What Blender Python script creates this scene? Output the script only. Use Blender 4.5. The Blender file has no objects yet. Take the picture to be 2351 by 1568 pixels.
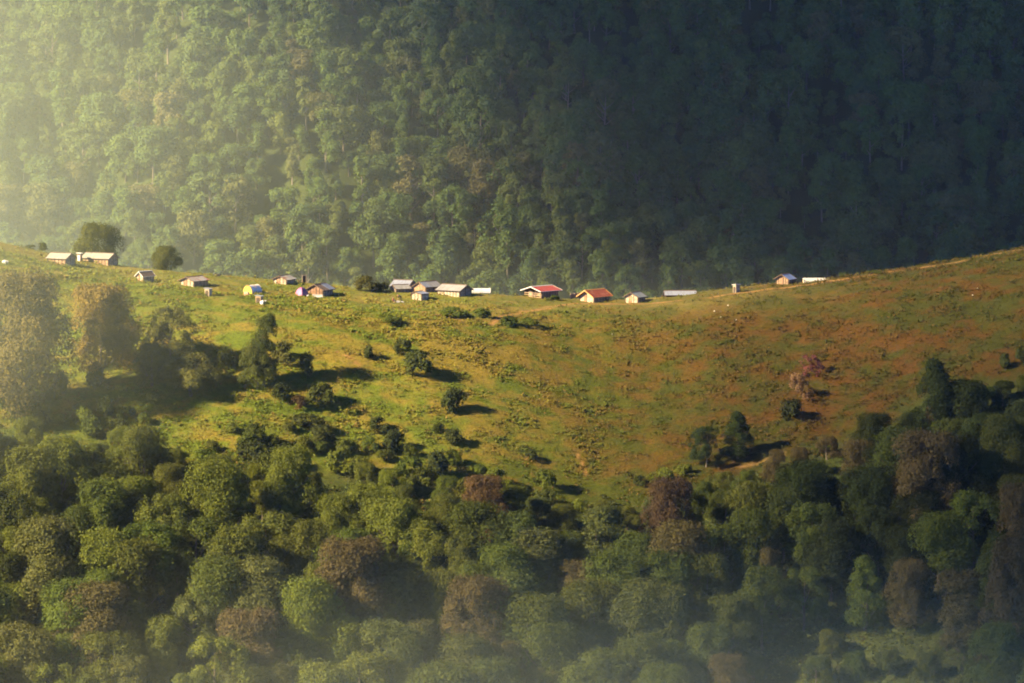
import bpy, bmesh, math, random
import numpy as np
from mathutils import Vector, Matrix, Euler

random.seed(7); RNG = np.random.default_rng(11)
sc = bpy.context.scene
COL = sc.collection
R = math.radians

# ------------------------------------------------------------------ settings
F = 9886.0; PW, PH = 2351.0, 1568.0; PITCH = R(5)          # measured on a 2351 x 1568 view of the photograph
SUN_EL, SUN_AZ = R(30), R(24)                              # low evening sun, from the left and a little behind the camera
SUNV = np.array([-math.cos(SUN_AZ)*math.cos(SUN_EL), -math.sin(SUN_AZ)*math.cos(SUN_EL), math.sin(SUN_EL)])
HAZE_D = 0.000026

# ------------------------------------------------------------------ helpers
def tag(o, label=None, cat=None, group=None, kind=None):
    if label: o['label'] = label
    if cat: o['category'] = cat
    if group: o['group'] = group
    if kind: o['kind'] = kind
    return o

def obj(name, me, parent=None, loc=(0, 0, 0), rot=(0, 0, 0)):
    o = bpy.data.objects.new(name, me); COL.objects.link(o)
    o.location = loc; o.rotation_euler = rot
    if parent: o.parent = parent
    return o

def empty(name, label, cat, loc, rz=0, group=None):
    o = obj(name, None, None, loc, (0, 0, rz)); o.empty_display_size = .5
    return tag(o, label, cat, group)

def arr_mesh(name, V, Fc, mat, colors=None):
    """V (n,3), Fc (m,k) faces all of k corners; colors (n,3) per vertex"""
    V = np.asarray(V, np.float32).reshape(-1, 3); Fc = np.asarray(Fc, np.int32); m, k = Fc.shape
    me = bpy.data.meshes.new(name)
    me.vertices.add(len(V)); me.vertices.foreach_set('co', V.ravel())
    me.loops.add(m*k); me.loops.foreach_set('vertex_index', Fc.ravel())
    me.polygons.add(m); me.polygons.foreach_set('loop_start', np.arange(0, m*k, k, dtype=np.int32))
    if colors is not None:
        a = me.color_attributes.new('tint', 'FLOAT_COLOR', 'POINT')
        c = np.ones((len(V), 4), np.float32); c[:, :3] = colors; a.data.foreach_set('color', c.ravel())
    if mat: me.materials.append(mat)
    me.update(calc_edges=True)
    return me

class MB:
    """collects boxes and tubes into one mesh"""
    def __init__(s): s.bm = bmesh.new()
    def box(s, c, d, rot=None, bevel=0):
        r = bmesh.ops.create_cube(s.bm, size=1)
        M = Matrix.Translation(c) @ (rot.to_matrix().to_4x4() if rot else Matrix()) @ Matrix.Diagonal((*d, 1))
        bmesh.ops.transform(s.bm, matrix=M, verts=r['verts'])
        if bevel:
            es = list({e for v in r['verts'] for e in v.link_edges})
            bmesh.ops.bevel(s.bm, geom=es, offset=bevel, segments=1, affect='EDGES')
        return s
    def tube(s, pts, rad, n=6, cap=True):
        rings = []
        pts = [Vector(p) for p in pts]
        for i, p in enumerate(pts):
            t = (pts[min(i+1, len(pts)-1)] - pts[max(i-1, 0)]).normalized()
            a = t.orthogonal().normalized() if abs(t.z) < .95 else Vector((1, 0, 0)); a = (a - t*a.dot(t)).normalized(); b = t.cross(a)
            rr = rad[i] if hasattr(rad, '__len__') else rad
            rings.append([s.bm.verts.new(p + (a*math.cos(2*math.pi*k/n) + b*math.sin(2*math.pi*k/n))*rr) for k in range(n)])
        for A, B in zip(rings, rings[1:]):
            for k in range(n): s.bm.faces.new((A[k], A[(k+1) % n], B[(k+1) % n], B[k]))
        if cap:
            s.bm.faces.new(rings[0][::-1]); s.bm.faces.new(rings[-1])
        return s
    def prism(s, prof, y0, y1):
        """profile of (x,z) points, extruded along y"""
        A = [s.bm.verts.new((x, y0, z)) for x, z in prof]; B = [s.bm.verts.new((x, y1, z)) for x, z in prof]
        s.bm.faces.new(A); s.bm.faces.new(B[::-1]); n = len(A)
        for k in range(n): s.bm.faces.new((A[k], B[k], B[(k+1) % n], A[(k+1) % n]))
        return s
    def mesh(s, name, mat):
        bmesh.ops.recalc_face_normals(s.bm, faces=s.bm.faces)
        me = bpy.data.meshes.new(name); s.bm.to_mesh(me); s.bm.free()
        me.materials.append(mat); return me

def vnoise(x, y, seed=0):
    x = np.asarray(x, float); y = np.asarray(y, float)
    xi = np.floor(x).astype(np.int64); yi = np.floor(y).astype(np.int64); fx = x-xi; fy = y-yi
    fx = fx*fx*fx*(fx*(fx*6-15)+10); fy = fy*fy*fy*(fy*(fy*6-15)+10)
    def h(a, b):
        n = (a*374761393 + b*668265263 + seed*974711) & 0xffffffff
        n = ((n ^ (n >> 13))*1274126177) & 0xffffffff; n = n ^ (n >> 16)
        return (n & 0xffff)/65535.0
    return (h(xi, yi)*(1-fx)+h(xi+1, yi)*fx)*(1-fy)+(h(xi, yi+1)*(1-fx)+h(xi+1, yi+1)*fx)*fy
def fbm(x, y, seed=0, oct=4):
    t = 0; a = .5; s = 0
    for i in range(oct):
        t = t + a*vnoise(x*2**i+17.3*i, y*2**i-9.1*i, seed+i); s += a; a *= .5
    return t/s

# ------------------------------------------------------------------ camera geometry
CP, SP = math.cos(PITCH), math.sin(PITCH)
def ray(px, py):
    cx = (px-PW/2)/F; cy = (PH/2-py)/F
    return cx, CP+cy*SP, -SP+cy*CP
def project(x, y, z):
    d = y*CP - z*SP; u = y*SP + z*CP
    return PW/2+F*x/d, PH/2-F*u/d

# ------------------------------------------------------------------ terrain
YR = 900.0
RIDGE = [(-400, 500), (0, 557), (60, 566), (110, 585), (190, 600), (270, 610), (345, 620), (480, 630), (620, 641), (770, 656), (880, 669), (1000, 673), (1125, 674),
         (1200, 681), (1320, 688), (1430, 691), (1520, 684), (1600, 673), (1700, 659), (1780, 654), (1850, 649), (1910, 641), (2000, 627), (2130, 609),
         (2200, 597), (2300, 579), (2351, 570), (2700, 520)]
_rp = np.array([ray(a, b) for a, b in RIDGE])
RIDGE_X = _rp[:, 0]/_rp[:, 1]*YR; RIDGE_Z = _rp[:, 2]/_rp[:, 1]*YR
PX2X = YR/F/ray(1175, 670)[1]
def sstep(a, b, t):
    t = np.clip((t-a)/(b-a), 0, 1); return t*t*(3-2*t)
def ramp_int(d, w, L, s0, s1):
    """integral of a slope that is s0 up to w, then goes to s1 over the length L"""
    d = np.asarray(d, float); t = np.clip(d-w, 0, L)
    return s0*d + (s1-s0)*(t*t/(2*L) + np.maximum(d-w-L, 0))
def far_slope(x, y):
    base = -118+.72*(y-1600)
    und = (fbm(x/95+3.1, y/170, 41, 3)-.5)*46 + (fbm(x/30, y/60, 42, 2)-.5)*7
    z = base+und*sstep(1440, 1560, y)
    top = 50+(fbm(x/90, y/90, 43, 2)-.5)*10
    return np.minimum(z, top)
def H(x, y):
    x = np.asarray(x, float); y = np.asarray(y, float)
    zr = np.interp(x, RIDGE_X, RIDGE_Z)
    # smooth the polyline a little
    zr = (zr+np.interp(x-3, RIDGE_X, RIDGE_Z)+np.interp(x+3, RIDGE_X, RIDGE_Z)+np.interp(x-6, RIDGE_X, RIDGE_Z)+np.interp(x+6, RIDGE_X, RIDGE_Z))/5
    px = PW/2 + x/PX2X
    w = np.interp(px, [0, 600, 1000, 1350, 1700, 2351], [20, 30, 24, 10, 4, 3])
    m = np.interp(px, [0, 800, 1500, 2351], [.52, .50, .47, .45])
    d = YR-y
    front = ramp_int(np.maximum(d, 0), w, 26, .07, m)
    back = ramp_int(np.maximum(-d, 0), 0, 14, .0, .55)
    hill = zr-front-back
    k = sstep(0, 30, np.abs(d))
    hill = hill + (fbm(x/34, y/34, 5, 3)-.5)*3.0*k + (fbm(x/9, y/9, 6, 3)-.5)*.7*(.25+.75*k) + (fbm(x/2.6, y/2.6, 7, 2)-.5)*.3
    near = -2.2-.32*np.maximum(y, 0)
    z = np.maximum(hill, near)
    z = np.where(y > 1000, np.maximum(np.maximum(hill, -226.0), far_slope(x, y)), z)
    return z

def pick(px, py, y0=700, y1=985):
    """the point of the near hillside under a pixel"""
    rx, ry, rz = ray(px, py); ys = np.arange(y0, y1, .1)
    xs = rx/ry*ys; zs = rz/ry*ys; g = H(xs, ys)
    i = int(np.argmax(zs < g)) if (zs < g).any() else int(np.argmin(zs-g))
    return Vector((float(xs[i]), float(ys[i]), float(g[i])))
def pick_top(px, py, h):
    """where a thing of height h stands when its top shows at px, py on the near hillside"""
    ys = np.arange(985, 640, -.25); rx, ry, rz = ray(px, py)
    xs = rx/ry*ys; g = H(xs, ys)+h; zs = rz/ry*ys
    ok = zs >= g
    i = int(np.argmax(ok & (ys < 905))) if (ok & (ys < 905)).any() else len(ys)-1
    return Vector((float(xs[i]), float(ys[i]), float(H(xs[i], ys[i]))))

def dist_poly(x, y, pts):
    d = np.full(np.shape(x), 1e9)
    for (ax, ay), (bx, by) in zip(pts, pts[1:]):
        vx, vy = bx-ax, by-ay; L = vx*vx+vy*vy+1e-9
        t = np.clip(((x-ax)*vx+(y-ay)*vy)/L, 0, 1)
        d = np.minimum(d, np.hypot(x-ax-t*vx, y-ay-t*vy))
    return d

# upper edge of the wood below the meadow, as it runs over the photograph
CANOPY = [(-100, 930), (0, 950), (100, 985), (350, 990), (430, 1060), (540, 1035), (700, 1070), (860, 1050), (960, 1085), (1060, 1100), (1130, 1120), (1250, 1140),
          (1400, 1150), (1560, 1120), (1640, 1095), (1760, 1030), (1900, 1000), (2040, 950), (2130, 870), (2250, 880), (2351, 860), (2500, 840)]
CAN_X = [a for a, b in CANOPY]; CAN_Y = [b for a, b in CANOPY]

PATHS = [([(1905, 646), (2000, 631), (2130, 612), (2215, 598)], .8), ([(1130, 745), (1150, 728), (1200, 716), (1262, 708)], .9), ([(930, 712), (990, 720), (1060, 735)], .8),
         ([(1630, 683), (1700, 672), (1790, 662), (1905, 645)], .9), ([(1250, 705), (1330, 697), (1480, 697), (1560, 690)], 1.1), ([(775, 810), (800, 818), (825, 838)], .5),
         ([(1320, 1035), (1335, 1060), (1345, 1090)], .5), ([(2240, 590), (2351, 572)], .7), ([(1700, 1073), (1745, 1062), (1800, 1042)], .9)]
PATHS = [([tuple(pick(*p)[:2]) for p in ps], w) for ps, w in PATHS]

def ground_color(x, y):
    """colours of the ground cover: grass, dry bracken, bare tracks, forest floor; right side darkened as painted shade"""
    z = H(x, y); px, py = project(x, y, z)
    n1 = fbm(x/22, y/14, 21, 4); n2 = fbm(x/6, y/3.2, 22, 4); n3 = fbm(x/2.2, y/1.6, 23, 3); n4 = fbm(x/11+40, y/7, 24, 4)
    right = sstep(750, 1750, px)[..., None]  # right side: redder bracken, and shade put into the colour as darker tones
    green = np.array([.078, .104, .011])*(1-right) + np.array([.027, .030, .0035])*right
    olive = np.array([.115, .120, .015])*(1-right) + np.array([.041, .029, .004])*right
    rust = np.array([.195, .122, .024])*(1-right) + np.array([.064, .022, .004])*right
    a = sstep(.36, .64, n2*.35+n3*.4+n1*.25)[..., None]
    c = green*(1-a)+olive*a
    mid = np.exp(-((py-790)/95)**2)*np.exp(-((px-1080)/430)**2)
    rk = (sstep(.47, .68, n4*.25+n2*.4+n3*.35 + .03*right[..., 0]+.13*mid))[..., None]
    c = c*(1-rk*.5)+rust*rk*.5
    # trampled pale turf round the huts
    d = YR-y
    flat = (sstep(34, 6, d)*sstep(-40, -5, -np.abs(d))*sstep(2100, 1500, px)*(.45+.5*sstep(.42, .6, n1*.5+n2*.5)))[..., None]
    c = c*(1-flat*.7)+np.array([.165, .142, .036])*flat*.7
    for pts, w in PATHS:
        t = sstep(w, w*.3, dist_poly(x, y, pts)+(n3-.5)*1.2)[..., None]
        c = c*(1-t*.85)+np.array([.215, .118, .042])*t*.85
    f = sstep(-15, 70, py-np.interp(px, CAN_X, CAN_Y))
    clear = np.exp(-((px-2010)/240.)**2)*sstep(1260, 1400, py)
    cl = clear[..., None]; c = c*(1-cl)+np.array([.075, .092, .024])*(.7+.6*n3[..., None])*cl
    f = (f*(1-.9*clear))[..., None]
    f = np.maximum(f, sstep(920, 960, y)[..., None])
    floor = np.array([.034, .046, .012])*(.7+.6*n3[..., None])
    return c*(1-f)+floor*f

# ------------------------------------------------------------------ materials
def new_mat(name):
    m = bpy.data.materials.new(name); m.use_nodes = True; nt = m.node_tree; nt.nodes.clear()
    out = nt.nodes.new('ShaderNodeOutputMaterial'); return m, nt, out
def N(nt, t, **kw):
    n = nt.nodes.new('ShaderNode'+t)
    for k, v in kw.items():
        if k in n.inputs: n.inputs[k].default_value = v
        else: setattr(n, k, v)
    return n
def ramp(nt, fac, stops):
    n = nt.nodes.new('ShaderNodeValToRGB'); el = n.color_ramp.elements
    while len(el) < len(stops): el.new(.5)
    for e, (p, c) in zip(el, stops): e.position = p; e.color = (*c, 1)
    nt.links.new(fac, n.inputs[0]); return n
def mixc(nt, fac, a, b, mode='MIX'):
    n = nt.nodes.new('ShaderNodeMix'); n.data_type = 'RGBA'; n.blend_type = mode
    for s, v in ((0, fac), (6, a), (7, b)):
        if isinstance(v, (int, float)): n.inputs[s].default_value = v
        elif isinstance(v, tuple): n.inputs[s].default_value = (*v, 1)
        else: nt.links.new(v, n.inputs[s])
    return n.outputs[2]

def leaf_mat(name, mode, stops=None, trans=.3):
    m, nt, out = new_mat(name)
    oi = nt.nodes.new('ShaderNodeObjectInfo'); tc = nt.nodes.new('ShaderNodeTexCoord')
    if mode == 'random': base = ramp(nt, oi.outputs['Random'], stops).outputs[0]
    else: base = oi.outputs['Color']
    nz = N(nt, 'TexNoise', Scale=.9, Detail=3.); nt.links.new(tc.outputs['Object'], nz.inputs['Vector'])
    v = ramp(nt, nz.outputs['Fac'], [(.3, (.74, .78, .8)), (.5, (1, 1, 1)), (.72, (1.32, 1.22, 1.02))])
    col = mixc(nt, 1., base, v.outputs[0], 'MULTIPLY')
    d = N(nt, 'BsdfDiffuse'); t = N(nt, 'BsdfTranslucent'); mx = N(nt, 'MixShader'); mx.inputs[0].default_value = trans
    nt.links.new(col, d.inputs[0]); nt.links.new(col, t.inputs[0])
    nt.links.new(d.outputs[0], mx.inputs[1]); nt.links.new(t.outputs[0], mx.inputs[2]); nt.links.new(mx.outputs[0], out.inputs[0])
    return m

def tint_mat(name, rough=.9, bump=.0):
    m, nt, out = new_mat(name)
    at = N(nt, 'Attribute', attribute_name='tint'); geo = N(nt, 'NewGeometry')
    nz = N(nt, 'TexNoise', Scale=1.7, Detail=6., Roughness=.7); nt.links.new(geo.outputs['Position'], nz.inputs['Vector'])
    v = ramp(nt, nz.outputs['Fac'], [(.3, (.6, .6, .6)), (.5, (1, 1, 1)), (.75, (1.4, 1.35, 1.25))])
    col = mixc(nt, 1., at.outputs['Color'], v.outputs[0], 'MULTIPLY')
    p = N(nt, 'BsdfPrincipled', Roughness=rough); p.inputs['Specular IOR Level'].default_value = .1
    nt.links.new(col, p.inputs['Base Color'])
    if bump:
        b = N(nt, 'Bump', Strength=bump, Distance=.6); nz2 = N(nt, 'TexNoise', Scale=1.1, Detail=5., Roughness=.75)
        nt.links.new(geo.outputs['Position'], nz2.inputs['Vector']); nt.links.new(nz2.outputs['Fac'], b.inputs['Height']); nt.links.new(b.outputs[0], p.inputs['Normal'])
    nt.links.new(p.outputs[0], out.inputs[0]); return m

def plank_mat(name, a, b, gap=(.05, .035, .02), horizontal=True, row=.2):
    """weathered boards: rows of planks with dark joints, each plank of its own tone"""
    m, nt, out = new_mat(name)
    tc = N(nt, 'TexCoord'); sp = N(nt, 'SeparateXYZ'); cb = N(nt, 'CombineXYZ')
    nt.links.new(tc.outputs['Object'], sp.inputs[0])
    ix, iy = ((0, 2) if horizontal else (2, 0))
    nt.links.new(sp.outputs[ix], cb.inputs[0]); nt.links.new(sp.outputs[iy], cb.inputs[1])
    oi = N(nt, 'ObjectInfo'); ad = N(nt, 'VectorMath', operation='ADD'); sx = N(nt, 'CombineXYZ')
    ml = N(nt, 'Math', operation='MULTIPLY'); ml.inputs[1].default_value = 7.3; nt.links.new(oi.outputs['Random'], ml.inputs[0]); nt.links.new(ml.outputs[0], sx.inputs[0])
    nt.links.new(cb.outputs[0], ad.inputs[0]); nt.links.new(sx.outputs[0], ad.inputs[1])
    br = N(nt, 'TexBrick'); br.inputs['Scale'].default_value = 1; br.inputs['Mortar Size'].default_value = .022; br.inputs['Brick Width'].default_value = 1.3
    br.inputs['Row Height'].default_value = row; br.inputs['Bias'].default_value = 0.1
    br.inputs['Color1'].default_value = (*a, 1); br.inputs['Color2'].default_value = (*b, 1); br.inputs['Mortar'].default_value = (*gap, 1)
    nt.links.new(ad.outputs[0], br.inputs['Vector'])
    nz = N(nt, 'TexNoise', Scale=2.2, Detail=5.); nt.links.new(ad.outputs[0], nz.inputs['Vector'])
    v = ramp(nt, nz.outputs['Fac'], [(.3, (.55, .5, .45)), (.55, (1, 1, 1)), (.8, (1.25, 1.2, 1.1))])
    col = mixc(nt, 1., br.outputs['Color'], v.outputs[0], 'MULTIPLY')
    p = N(nt, 'BsdfPrincipled', Roughness=.85); nt.links.new(col, p.inputs['Base Color'])
    bp = N(nt, 'Bump', Strength=.6, Distance=.03); nt.links.new(br.outputs['Fac'], bp.inputs['Height']); bp.invert = True; nt.links.new(bp.outputs[0], p.inputs['Normal'])
    nt.links.new(p.outputs[0], out.inputs[0]); return m

def sheet_mat(name, a, b, rust=None, rust_at=.6, rough=.5, metal=.0, sheet=.9):
    """roof sheets: overlapping strips of slightly different tone, streaks, patches of rust"""
    m, nt, out = new_mat(name)
    tc = N(nt, 'TexCoord'); oi = N(nt, 'ObjectInfo')
    br = N(nt, 'TexBrick'); br.inputs['Scale'].default_value = 1; br.inputs['Mortar Size'].default_value = .012; br.inputs['Brick Width'].default_value = sheet; br.inputs['Row Height'].default_value = 1.6
    br.inputs['Color1'].default_value = (*a, 1); br.inputs['Color2'].default_value = (*b, 1); br.inputs['Mortar'].default_value = (*[c*.55 for c in a], 1); br.offset = 0
    nt.links.new(tc.outputs['Object'], br.inputs['Vector'])
    mp = N(nt, 'Mapping'); mp.inputs['Scale'].default_value = (2.4, .5, .5); nt.links.new(tc.outputs['Object'], mp.inputs[0])
    nz = N(nt, 'TexNoise', Scale=1.3, Detail=5.); nt.links.new(mp.outputs[0], nz.inputs['Vector'])
    v = ramp(nt, nz.outputs['Fac'], [(.3, (.7, .68, .66)), (.55, (1, 1, 1)), (.8, (1.15, 1.15, 1.15))])
    col = mixc(nt, 1., br.outputs['Color'], v.outputs[0], 'MULTIPLY')
    if rust:
        n2 = N(nt, 'TexNoise', Scale=.8, Detail=4.); n2.noise_dimensions = '4D'; nt.links.new(tc.outputs['Object'], n2.inputs['Vector'])
        ml = N(nt, 'Math', operation='MULTIPLY'); ml.inputs[1].default_value = 31.; nt.links.new(oi.outputs['Random'], ml.inputs[0]); nt.links.new(ml.outputs[0], n2.inputs['W'])
        rf = ramp(nt, n2.outputs['Fac'], [(rust_at-.04, (0, 0, 0)), (rust_at+.03, (1, 1, 1))])
        col = mixc(nt, rf.outputs[0], col, rust)
    p = N(nt, 'BsdfPrincipled', Roughness=rough, Metallic=metal); nt.links.new(col, p.inputs['Base Color'])
    wv = N(nt, 'TexWave', Scale=2.2, bands_direction='X'); nt.links.new(tc.outputs['Object'], wv.inputs['Vector'])
    bp = N(nt, 'Bump', Strength=.25, Distance=.03); nt.links.new(wv.outputs['Fac'], bp.inputs['Height']); nt.links.new(bp.outputs[0], p.inputs['Normal'])
    nt.links.new(p.outputs[0], out.inputs[0]); return m

def plain_mat(name, c, rough=.8, var=.25, scale=3.):
    m, nt, out = new_mat(name); tc = N(nt, 'TexCoord')
    nz = N(nt, 'TexNoise', Scale=scale, Detail=4.); nt.links.new(tc.outputs['Object'], nz.inputs['Vector'])
    v = ramp(nt, nz.outputs['Fac'], [(.3, (1-var,)*3), (.7, (1+var*.6,)*3)])
    p = N(nt, 'BsdfPrincipled', Roughness=rough); nt.links.new(mixc(nt, 1., c, v.outputs[0], 'MULTIPLY'), p.inputs['Base Color'])
    nt.links.new(p.outputs[0], out.inputs[0]); return m

LEAF_NEAR = leaf_mat('near_leaves', 'color', trans=.32)
LEAF_FAR = leaf_mat('far_leaves', 'random', [(0, (.080, .125, .036)), (.22, (.105, .150, .038)), (.42, (.074, .112, .040)), (.62, (.125, .150, .040)), (.8, (.085, .132, .034)), (.95, (.140, .125, .050)), (1, (.09, .12, .04))], .3)
BARK = plain_mat('bark', (.10, .08, .055), .9, .4, 2.)
BARK_PALE = plain_mat('pale_bark', (.17, .14, .10), .9, .35, 2.)
GROUND = tint_mat('hillside_ground', bump=.5)
TUFT = tint_mat('ground_cover_leaves')
WOOD = plank_mat('weathered_boards', (.36, .26, .165), (.25, .17, .105))
WOOD_PALE = plank_mat('pale_boards', (.50, .41, .29), (.38, .30, .205))
WOOD_V = plank_mat('upright_boards', (.40, .27, .155), (.24, .15, .085), horizontal=False)
WOOD_BROWN = plank_mat('brown_upright_boards', (.33, .185, .10), (.20, .105, .055), horizontal=False)
POST = plain_mat('dark_timber', (.10, .065, .04), .9, .3)
POST_PALE = plain_mat('pale_timber', (.38, .27, .17), .9, .3)
INSIDE = plain_mat('dark_boards_and_inner_shade', (.06, .045, .03), .95, .3)  # dark boards; also paints the shade inside openings
R_GREY = sheet_mat('grey_roof_sheet', (.235, .232, .235), (.20, .20, .203))
R_PALE = sheet_mat('pale_roof_sheet', (.29, .27, .235), (.255, .24, .21))
R_BLUE = sheet_mat('bluish_roof_sheet', (.20, .22, .28), (.17, .19, .25))
R_RUSTPATCH = sheet_mat('patchy_rusted_roof_sheet', (.33, .30, .27), (.29, .265, .24), rust=(.24, .10, .05), rust_at=.53)
R_RED = sheet_mat('red_roof_sheet', (.32, .062, .028), (.27, .050, .024), rough=.45)
R_RUSTRED = sheet_mat('rusty_red_roof_sheet', (.28, .070, .034), (.23, .055, .028), rust=(.38, .20, .12), rust_at=.62)
R_BROWN = sheet_mat('brown_roof_boards', (.13, .085, .06), (.095, .062, .045), rough=.9)
R_SLATE = sheet_mat('grey_green_roof_sheet', (.22, .235, .225), (.19, .205, .195))
WHITE = plain_mat('white_painted_board', (.55, .53, .50), .6, .1)
ORANGE = plain_mat('ochre_painted_board', (.62, .30, .09), .7, .15)
TARP_W = plain_mat('white_tarpaulin', (.50, .49, .50), .5, .12, 1.5)
TARP_G = plain_mat('grey_tarpaulin', (.40, .39, .38), .6, .15, 1.5)
TARP_Y = plain_mat('yellow_tarpaulin', (.55, .40, .04), .5, .2, 1.5)
PURPLE = plain_mat('purple_tent_cloth', (.36, .09, .20), .6, .12)
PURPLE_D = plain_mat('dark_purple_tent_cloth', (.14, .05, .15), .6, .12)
PINK = plain_mat('pinkish_box_board', (.46, .25, .18), .8, .2)
BLACKHIDE = plain_mat('black_hide', (.018, .016, .015), .6, .2)
BLUE = plain_mat('dark_blue_cloth', (.04, .05, .12), .8, .2)
STONE = plain_mat('pale_stone', (.50, .47, .42), .9, .25)
SKIN = plain_mat('skin', (.45, .25, .17), .6, .05)
HAIR = plain_mat('black_hair', (.015, .012, .01), .6, .1)
CLOTH_DARK = plain_mat('black_cloth', (.012, .012, .014), .9, .1)
CLOTH_RED = plain_mat('red_brown_cloth', (.20, .06, .045), .9, .1)
CLOTH_BEIGE = plain_mat('beige_cloth', (.5, .42, .33), .9, .1)

# ------------------------------------------------------------------ ground sheet
def axis(parts):
    out = []
    for a, b, s in parts: out += list(np.arange(a, b, s))
    out.append(parts[-1][1]); return np.array(out)
gx = axis([(-590, -150, 16), (-150, 150, .75), (150, 590, 16)])
gy = axis([(-55, 640, 14), (640, 700, 3), (700, 940, .75), (940, 1000, 4), (1000, 1960, 11)])
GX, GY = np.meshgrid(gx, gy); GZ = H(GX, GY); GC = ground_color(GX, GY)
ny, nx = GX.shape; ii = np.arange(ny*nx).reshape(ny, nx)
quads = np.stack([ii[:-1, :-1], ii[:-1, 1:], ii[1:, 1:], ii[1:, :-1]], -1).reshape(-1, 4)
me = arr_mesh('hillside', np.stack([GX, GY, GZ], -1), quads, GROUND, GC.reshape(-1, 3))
me.polygons.foreach_set('use_smooth', np.ones(len(quads), bool))
tag(obj('hillside_terrain', me), 'grassy hillside and wooded valley terrain', 'hillside', kind='structure')

# ------------------------------------------------------------------ ground cover (grass and bracken nobody could count)
def tufts(n):
    px = RNG.uniform(-700, 3050, n); py = RNG.uniform(560, 1250, n)
    yy = RNG.uniform(740, 903, n); x = (px-PW/2)/F*yy; z = H(x, yy)
    _, ppy = project(x, yy, z)
    keep = (ppy < np.interp(px, CAN_X, CAN_Y)+90) | ((np.abs(px-2010) < 330) & (ppy > 1250) & (RNG.random(n) < .9))
    dens = fbm(x/3.2, yy/2.2, 33, 4)*.7+.3*fbm(x/14, yy/9, 34, 3); flat = sstep(34, 6, YR-yy)*sstep(2100, 1500, px)
    keep &= RNG.random(n) < sstep(.30, .62, dens)*(1-.85*flat)*(.9-.35*sstep(900, 1300, px)) + .12*(1-.6*flat)
    for pts, w in PATHS: keep &= dist_poly(x, yy, pts) > w*.8
    x, yy, z, px, dens = x[keep], yy[keep], z[keep], px[keep], dens[keep]; n = len(x)
    big = sstep(.42, .68, dens)*(.6+.8*RNG.random(n))
    k = 5
    P = np.stack([x, yy, z], -1)[:, None, :] + np.concatenate([RNG.normal(0, .22, (n, k, 2)), np.abs(RNG.normal(.12, .1, (n, k, 1)))*(1+.8*big[:, None, None])], -1)
    s = (.10+.12*RNG.random((n, k)))*(.75+.55*big[:, None])
    nr = RNG.normal(0, .75, (n, k, 3)); nr[..., 2] = np.abs(nr[..., 2])+.9; nr[..., 1] -= .45
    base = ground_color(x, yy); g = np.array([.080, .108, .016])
    rt = sstep(900, 1900, px)[:, None]; g = g*(1-.68*rt)  # tufts darkened to the right as well, shade put into their colour
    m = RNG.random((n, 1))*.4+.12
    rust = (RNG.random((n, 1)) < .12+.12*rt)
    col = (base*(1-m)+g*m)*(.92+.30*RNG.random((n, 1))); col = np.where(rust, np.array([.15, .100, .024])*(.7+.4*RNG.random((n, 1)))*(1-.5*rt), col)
    V, Fc = leaf_quads(P.reshape(-1, 3), nr.reshape(-1, 3), s.reshape(-1))
    C = np.repeat(np.repeat(col, k, 0), 4, 0)
    return V, Fc, C
def leaf_quads(P, nr, s, aspect=.75):
    n = len(P); nr = nr/np.linalg.norm(nr, axis=1, keepdims=True)
    r = RNG.normal(0, 1, (n, 3)); a = np.cross(nr, r); a /= np.linalg.norm(a, axis=1, keepdims=True)+1e-9; b = np.cross(nr, a)
    a = a*s[:, None]; b = b*(s*aspect)[:, None]
    V = np.stack([P-a, P-b*.9+a*.1, P+a, P+b*.9+a*.1], 1).reshape(-1, 3)
    return V, np.arange(n*4).reshape(-1, 4)
V, Fc, C = tufts(225000)
tag(obj('meadow_grass', arr_mesh('meadow_grass', V, Fc, TUFT, C)), 'rough grass and bracken covering the meadow', 'grass', kind='stuff')

def undergrowth(n):
    px = RNG.uniform(-700, 3050, n); yy = RNG.uniform(690, 850, n); x = (px-PW/2)/F*yy; z = H(x, yy); _, py = project(x, yy, z)
    d = fbm(x/6, yy/6, 61, 3); cn = np.interp(px, CAN_X, CAN_Y)
    keep = (py > cn+60) & (py < 1760) & (RNG.random(n) < sstep(.32, .6, d)+.12); x, yy, z, d, px = x[keep], yy[keep], z[keep], d[keep], px[keep]; n = len(x)
    P = np.stack([x, yy, z+RNG.random(n)**1.5*(.3+3.2*np.clip(d-.42, 0, 1)*2)], -1); nr = RNG.normal(0, .6, (n, 3)); nr[:, 2] = np.abs(nr[:, 2])+.5
    col = np.array([.062, .082, .018])*(.6+.8*RNG.random((n, 1)))+np.array([.02, .008, .002])*RNG.random((n, 1))
    V, Fc = leaf_quads(P, nr, .14+.16*RNG.random(n)); return V, Fc, np.repeat(col, 4, 0)
V, Fc, C = undergrowth(380000)
tag(obj('undergrowth', arr_mesh('undergrowth', V, Fc, TUFT, C)), 'tangled green undergrowth between the trees of the lower wood', 'undergrowth', kind='stuff')

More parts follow.
